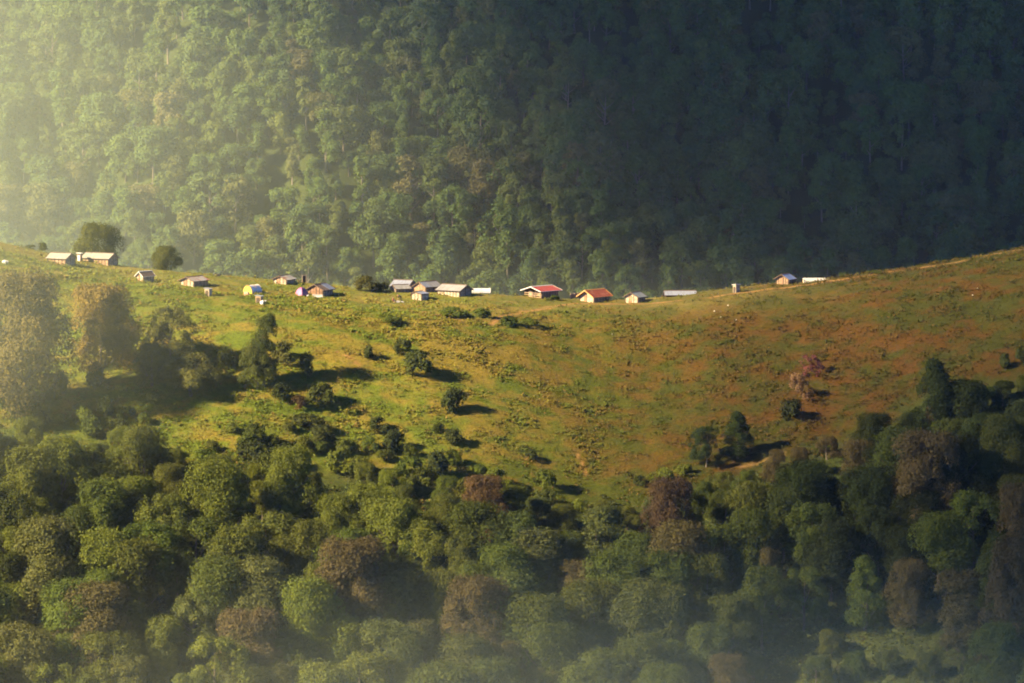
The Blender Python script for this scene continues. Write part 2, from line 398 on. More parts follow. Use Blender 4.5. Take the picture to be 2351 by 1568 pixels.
# ------------------------------------------------------------------ trees
def crown_pts(seed, w, h, z0, style, nclump, nleaf, leaf):
    rg = np.random.default_rng(seed)
    prof = {'ball': lambda t: np.sqrt(np.clip(1-(1.9*t-.9)**2, 0.02, 1))*.98, 'round': lambda t: np.sqrt(np.clip(1-(1.9*t-.9)**2, 0.02, 1))*.98,
            'dome': lambda t: np.clip(1-t**2.4, .05, 1)**.62*(.72+.28*np.clip(t*4, 0, 1)),
            'tall': lambda t: np.clip(1-np.abs(2*t-.85)**2.6/1.6, .1, 1)*.95*(1-.25*t),
            'cone': lambda t: np.clip(1-t, .06, 1)**.75*(.8+.2*np.clip(t*5, 0, 1)),
            'ragged': lambda t: (.55+.45*np.sin(3.1*t+.3)),
            'low': lambda t: np.sqrt(np.clip(1-t**2, .02, 1))}[style]
    t = rg.random(nclump)**(.85); ph = rg.uniform(0, 2*np.pi, nclump)
    rr = prof(t)*w/2; f = np.sqrt(rg.uniform(.12, .85, nclump))
    if style == 'ragged': f = np.sqrt(rg.uniform(.2, 1.1, nclump))
    cr = rg.uniform(.11, .23, nclump)*w*(.75 if style == 'ragged' else 1)*(1.1-.45*t if style in ('cone', 'dome') else 1)
    c = np.stack([np.cos(ph)*rr*f, np.sin(ph)*rr*f, z0+t*(h-z0)], -1)
    c[:, 2] = np.minimum(c[:, 2], h-cr*.8); c[:, 2] = np.maximum(c[:, 2], z0+cr*.5)
    if style in ('round', 'dome', 'tall', 'low'):      # several unequal masses of foliage, each with its own clumps
        nl_ = rg.integers(5, 9) if style != 'tall' else rg.integers(5, 8)
        lp = rg.uniform(0, 2*np.pi, nl_); lt = np.linspace(.10, .84, nl_)+rg.uniform(-.07, .07, nl_)
        off = w*rg.uniform(.10, .24, nl_)*(1.15-.75*lt); lr = w*rg.uniform(.25, .36, nl_)*(1.15-.42*lt)
        if style == 'dome': off *= .7; lr *= 1.25
        li = rg.integers(0, nl_, nclump); dd = rg.normal(0, 1, (nclump, 3)); dd[:, 2] = np.abs(dd[:, 2])*.9-.25*rg.random(nclump); dd /= np.linalg.norm(dd, axis=1, keepdims=True)
        c = np.stack([np.cos(lp[li])*off[li], np.sin(lp[li])*off[li], z0+lt[li]*(h-z0)], -1)+dd*lr[li][:, None]*np.array([1, 1, 1.4])*rg.uniform(.5, 1.08, (nclump, 1))
        cr = rg.uniform(.09, .19, nclump)*w; c[:, 2] = np.clip(c[:, 2], z0+cr*.4, h-cr*.7)
    ctr = np.array([0, 0, z0+(h-z0)*.42])
    wt = cr**2; ci = rg.choice(nclump, nleaf, p=wt/wt.sum())
    d = rg.normal(0, 1, (nleaf, 3)); d /= np.linalg.norm(d, axis=1, keepdims=True)
    out = c[ci]-ctr; out /= np.linalg.norm(out, axis=1, keepdims=True)+1e-6
    flip = (d*out).sum(1) < -.25; d[flip] *= -1
    d[:, 2] = np.where(d[:, 2] < -.55, -d[:, 2], d[:, 2])
    sq = np.array([1, 1, 1.08])
    P = c[ci]+d*cr[ci][:, None]*sq*rg.uniform(.72, 1.08, (nleaf, 1))
    P += rg.normal(0, leaf*.85, P.shape)*(1+1.1*(rg.random((nleaf, 1)) < .12))
    nr = d*1.0+out*.35+np.array([0, 0, .25])+rg.normal(0, .52, (nleaf, 3))
    s = leaf*rg.uniform(.6, 1.25, nleaf)
    return P, nr, s
def crown_mesh(name, mat, *a):
    P, nr, s = crown_pts(*a); V, Fc = leaf_quads(P, nr, s)
    return arr_mesh(name, V, Fc, mat)
def trunk_mesh(name, seed, h, z0, w, r, mat):
    rg = random.Random(seed); m = MB()
    b = Vector((rg.uniform(-.3, .3), rg.uniform(-.3, .3), 0))
    top = h*.8
    pts = [Vector((0, 0, -.8)), Vector((0, 0, .1)), b*.5+Vector((0, 0, z0*.6+.3)), b+Vector((0, 0, (z0+top)/2)), b*1.3+Vector((0, 0, top))]
    m.tube(pts, [r*1.5, r*1.15, r*.9, r*.6, r*.15])
    for k in range(6):
        a = rg.uniform(0, 6.28); zz = z0*.8+(top-z0*.8)*rg.uniform(.05, .7); L = w*rg.uniform(.28, .42)
        p0 = b*(zz/h)+Vector((0, 0, zz)); e = Vector((math.cos(a), math.sin(a), .75))
        m.tube([p0, p0+e*L*.5, p0+e*L+Vector((0, 0, L*.15))], [r*.5, r*.32, r*.08], 5)
    return m.mesh(name, mat)

# kinds of tree: style, crown width, height, bare stem, clumps
NEAR_KINDS = {
    'round': ('round', 10, 12, 1.0, 84, 22000, .155), 'broad': ('round', 11.5, 12.5, .8, 100, 26000, .158), 'tall': ('tall', 7.5, 14, 1.2, 80, 19000, .15),
    'cone': ('cone', 7.5, 12.5, 1.0, 74, 17000, .15), 'ragged': ('ragged', 9, 12.5, 2.2, 48, 13500, .158), 'dome': ('dome', 10, 13.5, .6, 130, 34000, .15),
    'ball': ('ball', 10, 9.5, .4, 95, 20000, .17), 'small': ('low', 7, 6.5, .3, 58, 14000, .138)}
FAR_KINDS = {'round': ('round', 8.6, 11.5, 1.8, 40, 4200, .30), 'tall': ('tall', 6.6, 14.5, 2.6, 38, 3800, .29), 'broad': ('dome', 9.6, 11, 2.0, 46, 4800, .30),
             'ragged': ('ragged', 7.6, 13, 2.6, 30, 3000, .30), 'egg': ('round', 7.2, 13.2, 2.0, 40, 4000, .29)}
NEAR = {k: [] for k in NEAR_KINDS}
for k, (st, w, h, z0, nc, nl, lf) in NEAR_KINDS.items():
    for v in range(3):
        sd = hash_ = sum(map(ord, k))*10+v
        NEAR[k].append((crown_mesh('leafy_crown', LEAF_NEAR, sd, w, h, z0, st, nc, nl, lf), trunk_mesh('tree_trunk', sd, h, z0, w, .26, BARK), w, h))
FAR = []
for k, (st, w, h, z0, nc, nl, lf) in FAR_KINDS.items():
    for v in range(3):
        sd = 5000+sum(map(ord, k))*10+v
        FAR.append((k, crown_mesh('forest_crown', LEAF_FAR, sd, w, h, z0, st, nc, nl, lf), trunk_mesh('forest_trunk', sd, h, z0, w, .24, BARK_PALE if k in ('tall', 'ragged') else BARK), w, h))

USED = set()
def uniq(look, x, y, tail=''):
    """the look, and the place in the photograph where it shows"""
    for f in ('{:.0f}', '{:.1f}'):
        s = f"{look}, {f.format(x/PW*100)}% across and {f.format(y/PH*100)}% down the photo{tail}"
        if s not in USED: break
    USED.add(s); return s

TREE_N = 0
def near_tree(kind, loc, h, color, label=None, wscale=1.0, group=None, v=None, name='broadleaf_tree'):
    global TREE_N
    cm, tm, w0, h0 = NEAR[kind][TREE_N % 3 if v is None else v]; TREE_N += 1
    s = h/h0
    r = empty(name, label, 'tree', loc, random.uniform(0, 6.28), group)
    r.scale = (s*wscale, s*wscale, s*(1.1 if kind in ('round', 'broad') else 1))
    c = obj('crown', cm, r); c.color = (*color, 1)
    t = obj('trunk', tm, r); return r

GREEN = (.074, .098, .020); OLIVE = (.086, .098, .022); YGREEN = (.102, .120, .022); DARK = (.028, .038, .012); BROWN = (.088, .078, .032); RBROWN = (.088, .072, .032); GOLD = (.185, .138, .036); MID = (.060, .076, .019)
def jit(c, s=.12):
    k = 1+random.uniform(-s, s); return tuple(max(.004, a*k*(1+random.uniform(-.04, .04))) for a in c)

def m2px(h, y=820): return h*F/y
# hand-placed trees: kind, px, top row, height in px, width factor, colour, label
SPECIAL = [
    ('ball', 224, 517, 96, 1.0, (.080, .088, .022), 'dark round tree directly behind the longest pale-roofed hut'),
    ('ball', 381, 568, 62, 1.1, (.080, .088, .024), 'dark bushy tree on the ridge edge behind the small brown-roofed hut'),
    ('dome', 50, 640, 330, .85, (.130, .108, .034), 'huge hazy brown tree at the extreme left edge below the huts'),
    ('dome', 232, 660, 215, .95, GOLD, 'tall golden brown tree standing alone below the two pale-roofed huts'),
    ('ragged', 392, 708, 160, .95, (.100, .104, .030), 'ragged tree with gaps in its crown below the rusty patched hut'),
    ('tall', 607, 726, 162, .80, (.052, .066, .02), 'tall narrow dark tree on the meadow below the yellow hoop tent'),
    ('small', 590, 800, 90, .85, (.070, .082, .022), 'small green tree growing against the foot of the tall narrow tree'),
    ('small', 348, 792, 92, .9, (.115, .118, .03), 'small olive tree at the foot of the ragged tree'),
    ('small', 438, 815, 92, 1.25, (.112, .114, .03), 'wide rounded olive tree on the meadow edge left of the tall narrow tree'),
    ('cone', 2146, 828, 190, 1.05, (.030, .042, .014), 'dark pointed tree topping the wood on the right of the meadow'),
    ('small', 2205, 880, 120, 1.25, DARK, 'dark broad tree beside the dark pointed tree topping the wood'),
    ('cone', 1694, 945, 108, 1.2, (.032, .046, .016), 'dark pointed tree at the meadow edge below the spiny brown bush'),
    ('ragged', 1622, 980, 92, 1.1, (.030, .044, .018), 'small dark ragged tree beside the dark pointed tree at the meadow edge'),
    ('dome', 2128, 1000, 255, .90, RBROWN, 'big reddish brown domed tree in the dark wood at the right'),
    ('dome', 1542, 1108, 235, .76, (.074, .052, .030), 'tall dark brown tree standing clear at the centre of the wood edge'),
    ('dome', 1112, 1098, 170, .92, (.105, .070, .032), 'brown topped domed tree at the middle of the wood edge'),
    ('dome', 818, 1248, 270, .98, RBROWN, 'broad hazy brown domed tree in the middle of the lower wood'),
    ('dome', 1092, 1335, 250, .92, RBROWN, 'broad reddish domed tree at the bottom edge, middle of the photo'),
    ('dome', 222, 1348, 250, .95, BROWN, 'broad brown domed tree at the bottom edge, left part of the photo'),
    ('dome', 575, 1408, 230, .95, (.10, .08, .038), 'pale brown domed tree at the bottom edge beside the broad hazy brown one'),
    ('dome', 2330, 1245, 300, .62, RBROWN, 'tall hazy reddish tree cut by the right edge of the photo'),
    ('dome', 2345, 1120, 230, .7, RBROWN, 'dim brown tree at the right edge above the hazy reddish one'),
    ('broad', 665, 1052, 190, .9, YGREEN, 'yellow green broad tree at the upper edge of the wood'),
    ('broad', 500, 1085, 215, .95, YGREEN, 'bright yellow green tree with rounded crown left of the other upper-edge tree'),
    ('round', 140, 1030, 190, 1.0, YGREEN, 'sunlit yellow green round tree near the left end of the wood'),
    ('round', 330, 1000, 165, 1.0, OLIVE, 'olive tree reaching up into the meadow at the left of the wood'),
    ('tall', 1375, 1165, 235, 1.05, (.085, .10, .032), 'tall pale green tree left of the dark brown tree at the wood edge'),
    ('round', 1240, 1245, 200, .95, (.08, .09, .03), 'pale green round tree below the brown topped domed tree'),
    ('broad', 1480, 1365, 215, 1.0, (.085, .10, .030), 'hazy pale green broad tree near the bottom, right of the middle'),
    ('dome', 1672, 1508, 150, 1.0, RBROWN, 'brown tree top just rising above the bottom edge'),
]
boxes = []           # (px, py, r) of the tops already taken
for k, px, pt, hp, ws, colr, lab in SPECIAL:
    hm = hp/11.0
    for _ in range(3):
        p = pick_top(px, pt, hm); hm = hp*p.y/F
    if pt < 600:
        rx, ry, rz = ray(px, pt); yy = 907 if px < 300 else 904; xx = rx/ry*yy; p = Vector((xx, yy, float(H(xx, yy)))); hm = rz/ry*yy-p.z
    near_tree(k, p, hm, colr, lab, ws); boxes.append((px, pt+hp*.25, 46 if hp > 120 else 30))

# the wood below the meadow: filled by rejection so that the crowns overlap unevenly
def in_clear(px, py): return 1730 < px < 2270 and py > 1290 + abs(px-2000)*.15
tries = 0; fills = []
while tries < 16000 and len(fills) < 190:
    tries += 1
    px = random.uniform(-60, 2410); cy = np.interp(px, CAN_X, CAN_Y); py = random.uniform(cy, 1560)
    depth = py-cy
    rad = 46+min(depth, 200)*.16
    if in_clear(px, py):
        if random.random() > .1: continue
        rad = 60
    if any((px-a)**2+((py-b)*1.25)**2 < max(rad, c)**2 for a, b, c in boxes): continue
    boxes.append((px, py, rad)); fills.append((px, py, depth))
for px, py, depth in fills:
    left = px < 1000; right = px > 1750
    if in_clear(px, py): k = 'small'; h = random.uniform(3.5, 5.5)
    else:
        k = random.choice(['round', 'round', 'broad', 'broad', 'tall', 'ragged', 'cone' if right else 'round'])
        h = random.uniform(10.5, 17) if depth > 70 else random.uniform(5.5, 9.5)
        if depth < 45 and random.random() < .6: k = 'small'; h = random.uniform(4, 6)
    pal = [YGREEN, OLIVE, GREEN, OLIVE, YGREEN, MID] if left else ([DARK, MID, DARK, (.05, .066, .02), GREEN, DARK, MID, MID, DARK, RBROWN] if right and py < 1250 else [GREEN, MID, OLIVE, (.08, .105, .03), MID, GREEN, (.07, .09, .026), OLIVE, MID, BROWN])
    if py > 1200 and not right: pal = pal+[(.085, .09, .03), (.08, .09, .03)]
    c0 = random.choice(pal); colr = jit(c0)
    p = pick_top(px, py, h)
    cn = {YGREEN: 'yellow green', OLIVE: 'olive', GREEN: 'green', MID: 'dull green', DARK: 'dark green', BROWN: 'brown', RBROWN: 'reddish brown'}.get(c0, 'greyish green')
    sh = {'round': 'round crowned', 'broad': 'broad domed', 'tall': 'tall narrow', 'ragged': 'ragged crowned', 'cone': 'pointed', 'small': 'small low'}[k]
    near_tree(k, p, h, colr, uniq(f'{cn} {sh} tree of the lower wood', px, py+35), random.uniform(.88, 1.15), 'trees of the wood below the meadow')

# bushes
BUSH = [crown_mesh('bush', LEAF_NEAR, 900+v, 2.0, 1.25, .0, 'low', 14, 1500, .10) for v in range(4)]
TWIG = [crown_mesh('twiggy_bush', LEAF_NEAR, 950+v, 2.0, 2.2, .0, 'ragged', 26, 1500, .075) for v in range(2)]
BN = 0
def bush(px, py, wpx, hpx, color, label, tw=False, name='bush', loc=None, group='bushes on the meadow'):
    global BN
    p = loc or pick(px, py); s = p.y/F
    me_ = (TWIG if tw else BUSH)[BN % (2 if tw else 4)]; BN += 1
    o = obj(name, me_, None, p-Vector((0, 0, .05)), (0, 0, random.uniform(0, 6.28)))
    wpx *= .88; hpx *= .92; o.scale = (wpx*s/2.0, wpx*s/2.0, hpx*s/(2.2 if tw else 1.25)); o.color = (*color, 1)
    tag(o, label, 'bush', group); return o
BD = (.050, .062, .020)
for a in [(958, 858, 80, 50, BD, 'large dark bush alone on the meadow below the pair of people'), (1042, 946, 66, 52, BD, 'dark round bush alone in mid meadow with a long shadow'),
          (643, 922, 54, 40, BD, 'dark bush just below the tall narrow tree'), (738, 933, 78, 50, (.055, .066, .02), 'wide green bush right of the small brown bush'),
          (680, 938, 48, 28, (.085, .058, .026), 'small brown bush wedged between two green bushes'), (704, 868, 48, 54, (.06, .07, .022), 'upright green bush right of the tall narrow tree'),
          (850, 825, 34, 30, BD, 'small dark bush at the end of the bare scratch in the meadow'), (925, 815, 44, 34, (.06, .07, .02), 'small green bush just above the large dark bush'),
          (872, 990, 54, 32, BD, 'low dark bush in the lower meadow above the wood'), (1007, 994, 32, 22, BD, 'tiny dark bush below the dark round mid meadow bush'),
          (1043, 1019, 54, 34, (.05, .06, .02), 'rounded bush below the tiny dark bush in the lower meadow'), (1217, 1057, 28, 26, BD, 'lone small dark bush low in the middle of the meadow'),
          (1471, 1114, 34, 22, BD, 'small dark bush by the wood edge left of the tall dark brown tree'), (1816, 964, 70, 46, (.03, .036, .014), 'dark low bush just below the spiny brown bush'),
          (2309, 846, 34, 34, BD, 'small dark bush by the right edge above the wood'), (2347, 840, 40, 40, BD, 'dark bush cut by the right edge above the wood'),
          (655, 830, 60, 44, (.075, .08, .025), 'soft olive bush beside the top of the tall narrow tree'), (520, 842, 60, 36, OLIVE, 'low olive bush on the slope between ragged and tall narrow trees'),
          (265, 1010, 90, 44, (.055, .066, .02), 'wide bush on the left meadow above the wood'), (705, 985, 80, 34, (.06, .068, .02), 'wide low bush in the lower meadow beneath the wide green bush'),
          (735, 1018, 70, 40, (.055, .064, .02), 'green bush at the top of the wood below the wide low bush'), (905, 1040, 60, 50, (.045, .056, .018), 'dense bush at the wood edge below the low dark bush'),
          (1000, 1092, 70, 56, (.05, .062, .02), 'leafy bush at the wood edge below the rounded bush'), (580, 1075, 90, 62, (.045, .055, .018), 'dark bush at the upper wood edge between two bright trees'),
          (1040, 727, 76, 22, (.075, .10, .022), 'low green fern patch below the small pale shed'), (1107, 730, 48, 22, (.070, .095, .022), 'low green fern patch left of the curved track'),
          (1165, 750, 56, 24, (.070, .095, .022), 'low green fern patch right of the curved track'), (1215, 748, 40, 18, (.070, .09, .02), 'small fern patch beyond the curved track towards the red roof'),
          (1270, 690, 34, 12, (.06, .08, .02), 'tiny green patch just under the bright red-roofed hut'), (900, 745, 70, 18, (.075, .095, .022), 'long fern patch on the slope below the pair of people'),
          (1940, 634, 34, 9, BD, 'tiny dark bush on the bare ridge track, lower of two'), (2010, 628, 50, 8, BD, 'tiny dark bush on the bare ridge track, higher of two'),
          (842, 667, 66, 32, (.06, .06, .02), 'dark bush on the ridge beside the black cow'), (880, 669, 34, 20, (.055, .06, .02), 'smaller bush between the ridge bush and the huts'),
          (95, 577, 30, 20, OLIVE, 'low olive bush on the ridge above the leftmost hut'), (70, 569, 26, 8, OLIVE, 'tiny low bush highest on the left ridge'),
          (350, 880, 56, 44, OLIVE, 'olive bush under the small olive tree at the left'), (130, 912, 80, 56, OLIVE, 'olive bush below the tall golden brown tree'), (210, 890, 70, 50, (.09, .10, .025), 'green bush between golden tree and wide olive tree'),
          (60, 985, 90, 60, (.06, .07, .022), 'dull green bush at the left edge above the wood')]:
    bush(*a)
bush(1835, 920, 60, 66, (.17, .105, .055), 'spiny brown bush full of pale twigs on the meadow', True)
bush(1860, 862, 56, 50, (.135, .050, .046), 'maroon bush highest of the three in line on the meadow', True)
srg = random.Random(21); placed = [(a, b) for a, b, c in boxes]; nsh = 0
for _ in range(900):
    px = srg.uniform(0, 1150) if srg.random() < .8 else srg.uniform(1150, 1620); up = srg.random()**1.7*(105 if px < 800 else 60); py = float(np.interp(px, CAN_X, CAN_Y))+34-up
    if any(abs(px-a) < 34 and abs(py-b) < 17 for a, b in placed) or nsh >= 46: continue
    placed.append((px, py)); nsh += 1; k = srg.uniform(.75, 1.3)*(1.15-.4*up/125)
    bush(px, py, 54*k, 34*k, jit(srg.choice([GREEN, OLIVE, (.07, .085, .02), YGREEN])), uniq(srg.choice(['rounded', 'leafy', 'low'])+' shrub at the wood edge', px, py-12), group='shrubs along the wood edge')
# ------------------------------------------------------------------ far forest
def far_points():
    pts = []; cell = {}; r = 7.6; rg = random.Random(5)
    for _ in range(60000):
        x = rg.uniform(-300, 300); y = rg.uniform(1560, 1835)
        rr = r*(.66+.50*float(vnoise(x/34., y/34., 77)))
        gx_, gy_ = int(x//11), int(y//11)
        if any((x-a)**2+((y-b)*1.0)**2 < rr*rr for i in (-1, 0, 1) for j in (-1, 0, 1) for a, b in cell.get((gx_+i, gy_+j), ())): continue
        cell.setdefault((gx_, gy_), []).append((x, y)); pts.append((x, y))
    return pts
cand = []
frg = random.Random(9)
for x, y in far_points():
    z = float(H(x, y)); i = frg.randrange(len(FAR)); k, cm, tm, w, h = FAR[i]
    s = frg.choice([.6, .85, 1.05, 1.2, 1.3, 1.4, 1.55, 1.8])*frg.uniform(.92, 1.08)
    px, py = project(x, y, z+h*s*.65)
    cand.append(dict(p=(x, y, z-.3), i=i, s=s, sx=s*frg.uniform(.9, 1.12), rz=frg.uniform(0, 6.28), px=px, py=py, k=k))
RIDGE_AT = lambda px: np.interp(px, [a for a, b in RIDGE], [b for a, b in RIDGE])
inside = [c for c in cand if 15 < c['px'] < PW-15 and 12 < c['py'] < RIDGE_AT(c['px'])-32]
inside.sort(key=lambda c: -c['s']*FAR[c['i']][3]*F/c['p'][1])
single = inside[:300]; ids = {id(c) for c in single}; rest = [c for c in cand if id(c) not in ids]
SH = {'round': 'round', 'tall': 'narrow', 'broad': 'domed', 'ragged': 'ragged', 'egg': 'oval'}
SRC = {}
for c in single:
    k, cm, tm, w, h = FAR[c['i']]
    t = 'sunlit' if c['px'] < 780 else ('half-lit' if c['px'] < 1180 else 'shaded')
    r = empty('forest_tree', uniq(f"{t} {SH[k]} tree on the far slope", c['px'], c['py']), 'tree', c['p'], c['rz'], 'trees on the far slope')
    r.scale = (c['sx'], c['sx'], c['s']); a = obj('crown', cm, r); b = obj('trunk', tm, r); SRC.setdefault(c['i'], (a, b))

def instancer(name, label, rest, SRC):
    me = bpy.data.meshes.new(name); n = len(rest)
    me.from_pydata([c['p'] for c in rest], [], [])
    keys = sorted(SRC)
    for nm, ty, fn in (('turn', 'FLOAT', lambda c: c['rz']), ('size', 'FLOAT_VECTOR', lambda c: (c['sx'], c['sx'], c['s'])), ('which', 'INT', lambda c: keys.index(c['i']) if c['i'] in keys else 0)):
        a = me.attributes.new(nm, ty, 'POINT')
        if ty == 'FLOAT_VECTOR': a.data.foreach_set('vector', np.array([fn(c) for c in rest], np.float32).ravel())
        else: a.data.foreach_set('value', np.array([fn(c) for c in rest], np.float32 if ty == 'FLOAT' else np.int32))
    g = bpy.data.node_groups.new('plant_trees', 'GeometryNodeTree')
    g.interface.new_socket('Geometry', in_out='INPUT', socket_type='NodeSocketGeometry'); g.interface.new_socket('Geometry', in_out='OUTPUT', socket_type='NodeSocketGeometry')
    gi = g.nodes.new('NodeGroupInput'); go = g.nodes.new('NodeGroupOutput'); J = g.nodes.new('GeometryNodeJoinGeometry')
    def attr(nm, ty):
        a = g.nodes.new('GeometryNodeInputNamedAttribute'); a.data_type = ty; a.inputs[0].default_value = nm
        return next(o for o in a.outputs if o.enabled)
    turn, size, which = attr('turn', 'FLOAT'), attr('size', 'FLOAT_VECTOR'), attr('which', 'INT')
    cx = g.nodes.new('ShaderNodeCombineXYZ'); g.links.new(turn, cx.inputs[2])
    e2r = g.nodes.new('FunctionNodeEulerToRotation'); g.links.new(cx.outputs[0], e2r.inputs[0])
    for part in (0, 1):
        for ix, kk in enumerate(keys):
            cmp_ = g.nodes.new('FunctionNodeCompare'); cmp_.data_type = 'INT'; cmp_.operation = 'EQUAL'
            ins = [s for s in cmp_.inputs if s.enabled]; g.links.new(which, ins[0]); ins[1].default_value = ix
            io = g.nodes.new('GeometryNodeInstanceOnPoints'); oi = g.nodes.new('GeometryNodeObjectInfo'); oi.inputs['Object'].default_value = SRC[kk][part]; oi.inputs['As Instance'].default_value = True
            g.links.new(gi.outputs[0], io.inputs['Points']); g.links.new(cmp_.outputs[0], io.inputs['Selection']); g.links.new(oi.outputs['Geometry'], io.inputs['Instance'])
            g.links.new(e2r.outputs[0], io.inputs['Rotation']); g.links.new(size, io.inputs['Scale']); g.links.new(io.outputs[0], J.inputs[0])
    g.links.new(J.outputs[0], go.inputs[0])
    o = obj(name, me); o.color = (.058, .074, .02, 1); m = o.modifiers.new('trees', 'NODES'); m.node_group = g
    tag(o, label, 'forest', kind='stuff')
instancer('far_forest', 'dense far-off wood filling the gaps on the far slope', rest, SRC)
near_src = {}
for r in [o for o in COL.objects if o.name.startswith('broadleaf_tree') and o.get('group')][:14]:
    near_src[len(near_src)] = (next(c for c in r.children if c.name.startswith('crown')), next(c for c in r.children if c.name.startswith('trunk')))
side = []; org = random.Random(33)
for _ in range(2600):
    px = org.choice([org.uniform(-620, -75), org.uniform(2425, 2980)]); py = org.uniform(float(np.interp(px, CAN_X, CAN_Y))+10, 1560); h = org.uniform(8, 14)
    if any((px-c['px'])**2+((py-c['py'])*1.25)**2 < 70**2 for c in side): continue
    p = pick_top(px, py, h); sc_ = h/12.5
    side.append(dict(p=tuple(p), i=org.randrange(len(near_src)), s=sc_, sx=sc_, rz=org.uniform(0, 6.28), px=px, py=py))
instancer('side_forest', 'wood carrying on to both sides beyond the lower wood', side, near_src)

# ------------------------------------------------------------------ huts
S2351 = F/YR/CP                      # pixels of the 2351-wide view per metre at the ridge
def box_mesh(name, d, mat): return MB().box((0, 0, 0), d, bevel=.012).mesh(name, mat)
def gable_mesh(name, W, wh, rise, t, mat, low=1.3, ap=.5):
    """end wall: local x runs along the wall, z up, thickness along y; ap = where the peak stands"""
    return MB().prism([(-W/2, -low), (W/2, -low), (W/2, wh), (W*(ap-.5), wh+rise), (-W/2, wh)], -t/2, t/2).mesh(name, mat)
def hut(label, corner, yaw, L, W, wh, rise, roof=None, roof2=None, wall=None, gwall=None, fascia=None, oh=.3, ohg=.35, posts=5, gposts=3, post=None, door=True, ap=.5, pale_end=None, low=1.3, loc=None,
        name='wooden_hut', group='huts of the hill hamlet', windows=0, open_front=False, cat='hut'):
    wall = wall or WOOD; gwall = gwall or wall; post = post or POST; roof2 = roof2 or roof; fascia = fascia or post
    p = loc or pick(*corner); typ = yaw > 0
    c = Vector((-L/2 if typ else L/2, -W/2, 0)); rz = Matrix.Rotation(yaw, 4, 'Z')
    o = p-rz @ c; r = empty(name, label, cat, o, yaw, group); t = .09
    for sy in (-1, 1): obj('wall', box_mesh('side_wall', (L-2*t-.01, t, wh+low), wall), r, (0, sy*(W/2-t/2), (wh-low)/2))
    for sx in (-1, 1):
        if open_front and sx == (-1 if typ else 1): continue
        obj('gable_wall', gable_mesh('gable_wall', W, wh, rise, t, gwall, low, ap), r, (sx*(L/2-t/2), 0, 0), (0, 0, R(90)))
    # posts standing a little proud of the boards
    vis = -1 if typ else 1
    for i in range(posts):
        x = -L/2+.06+(L-.12)*i/(posts-1)
        obj('post', box_mesh('post', (.1, .09, wh+low-.04), post), r, (x, -W/2-.03, (wh-low)/2-.02))
    for i in range(gposts):
        y = -W/2+.1+(W-.2)*(i+.5*(gposts == 1))/max(gposts-1, 1); k = 1-abs(y)/(W/2) if ap == .5 else .5
        hh = wh+rise*max(k, 0)*.85
        obj('post', box_mesh('post', (.09, .1, hh+low-.06), post), r, (vis*(L/2+.035), y, (hh-low)/2-.03))
    # roof: two slopes, each with its boards along the verge and the eave, and a cap on the ridge
    yp = W*(ap-.5); th = .07
    for sy in (-1, 1):
        run = (W/2-yp) if sy > 0 else (W/2+yp); ang = math.atan2(rise, run); ln = run/math.cos(ang)+oh
        Lr = L+2*ohg
        me = MB().box((0, 0, 0), (Lr, ln, th)).mesh('roof', roof if sy < 0 else roof2)
        mid = ln/2
        rf = obj('roof', me, r, (0, yp+sy*mid*math.cos(ang), wh+rise-mid*math.sin(ang)+th*.5+.02), (-sy*ang, 0, 0))
        for sx in (-1, 1):
            obj('fascia', box_mesh('fascia', (.06, ln, .16), fascia), rf, (sx*(Lr/2+.032), 0, -.02))
        obj('eave_board', box_mesh('eave_board', (Lr-.02, .05, .11), fascia), rf, (0, sy*(ln/2+.027), -.01))
        if pale_end and sy < 0:
            f, mt = pale_end; w_ = Lr*abs(f)
            obj('roof_patch', MB().box((0, 0, 0), (w_, ln*.98, .03)).mesh('roof_patch', mt), rf, (math.copysign(Lr/2-w_/2, f), 0, th/2+.017))
    obj('ridge_cap', MB().prism([(-.16, -.05), (0, .05), (.16, -.05), (.16, -.01), (0, .09), (-.16, -.01)], -(L/2+ohg), L/2+ohg).mesh('ridge_cap', fascia), r, (0, yp, wh+rise+th+.035), (0, 0, R(90)))
    if door:
        d = obj('door', box_mesh('door', (.05, min(.8, W*.28), min(wh+.15, 1.55)), WOOD_BROWN), r, (vis*(L/2+.03), W*.1, min(wh+.15, 1.55)/2-.05))
        obj('handle', box_mesh('handle', (.04, .04, .14), POST), d, (vis*.045, .26, 0))
    for i in range(windows):
        wn = obj('window', box_mesh('window', (.5, .05, .4), INSIDE), r, (-L/2+L*(i+.5)/windows+.2, -W/2-.03, wh*.58))
        obj('frame', box_mesh('frame', (.6, .04, .06), post), wn, (0, -.01, .23))
    return r

Y = R
def px2m(w, ang): return w/S2351/abs(ang)
# (label, corner, yaw, long side px, gable px, wall px, rise px)
def place(label, corner, deg, lw, gw, wh, rise, **k):
    a = R(deg); L = px2m(lw, math.cos(a)); W = px2m(gw, math.sin(a))
    return hut(label, corner, a, L, W, wh/S2351, rise/S2351, **k)
place('pale-roofed hut farthest left, lit boards under a pale metal roof', (151, 611), -30, 45, 18.5, 17.5, 10, roof=R_PALE, wall=WOOD_V, gwall=WOOD, posts=6, door=False, ohg=.3, oh=.35)
place('longest hut with a pale roof, standing in front of the round tree', (249, 610.5), -30, 64, 19, 17, 10, roof=R_PALE, wall=WOOD_V, gwall=WOOD, posts=9, door=False, ohg=.3, oh=.35)
place('small hut with a dark brown roof and pale verge board', (329, 645.5), 50, 22, 17, 11.5, 9, roof=R_BROWN, wall=WOOD, gwall=WOOD_PALE, posts=4, fascia=STONE)
place('hut whose pale roof is patched with rust', (445, 659), 55, 28, 32, 13.5, 7.5, roof=R_RUSTPATCH, wall=WOOD_BROWN, gwall=WOOD_PALE, gposts=5, oh=.4, ohg=.45)
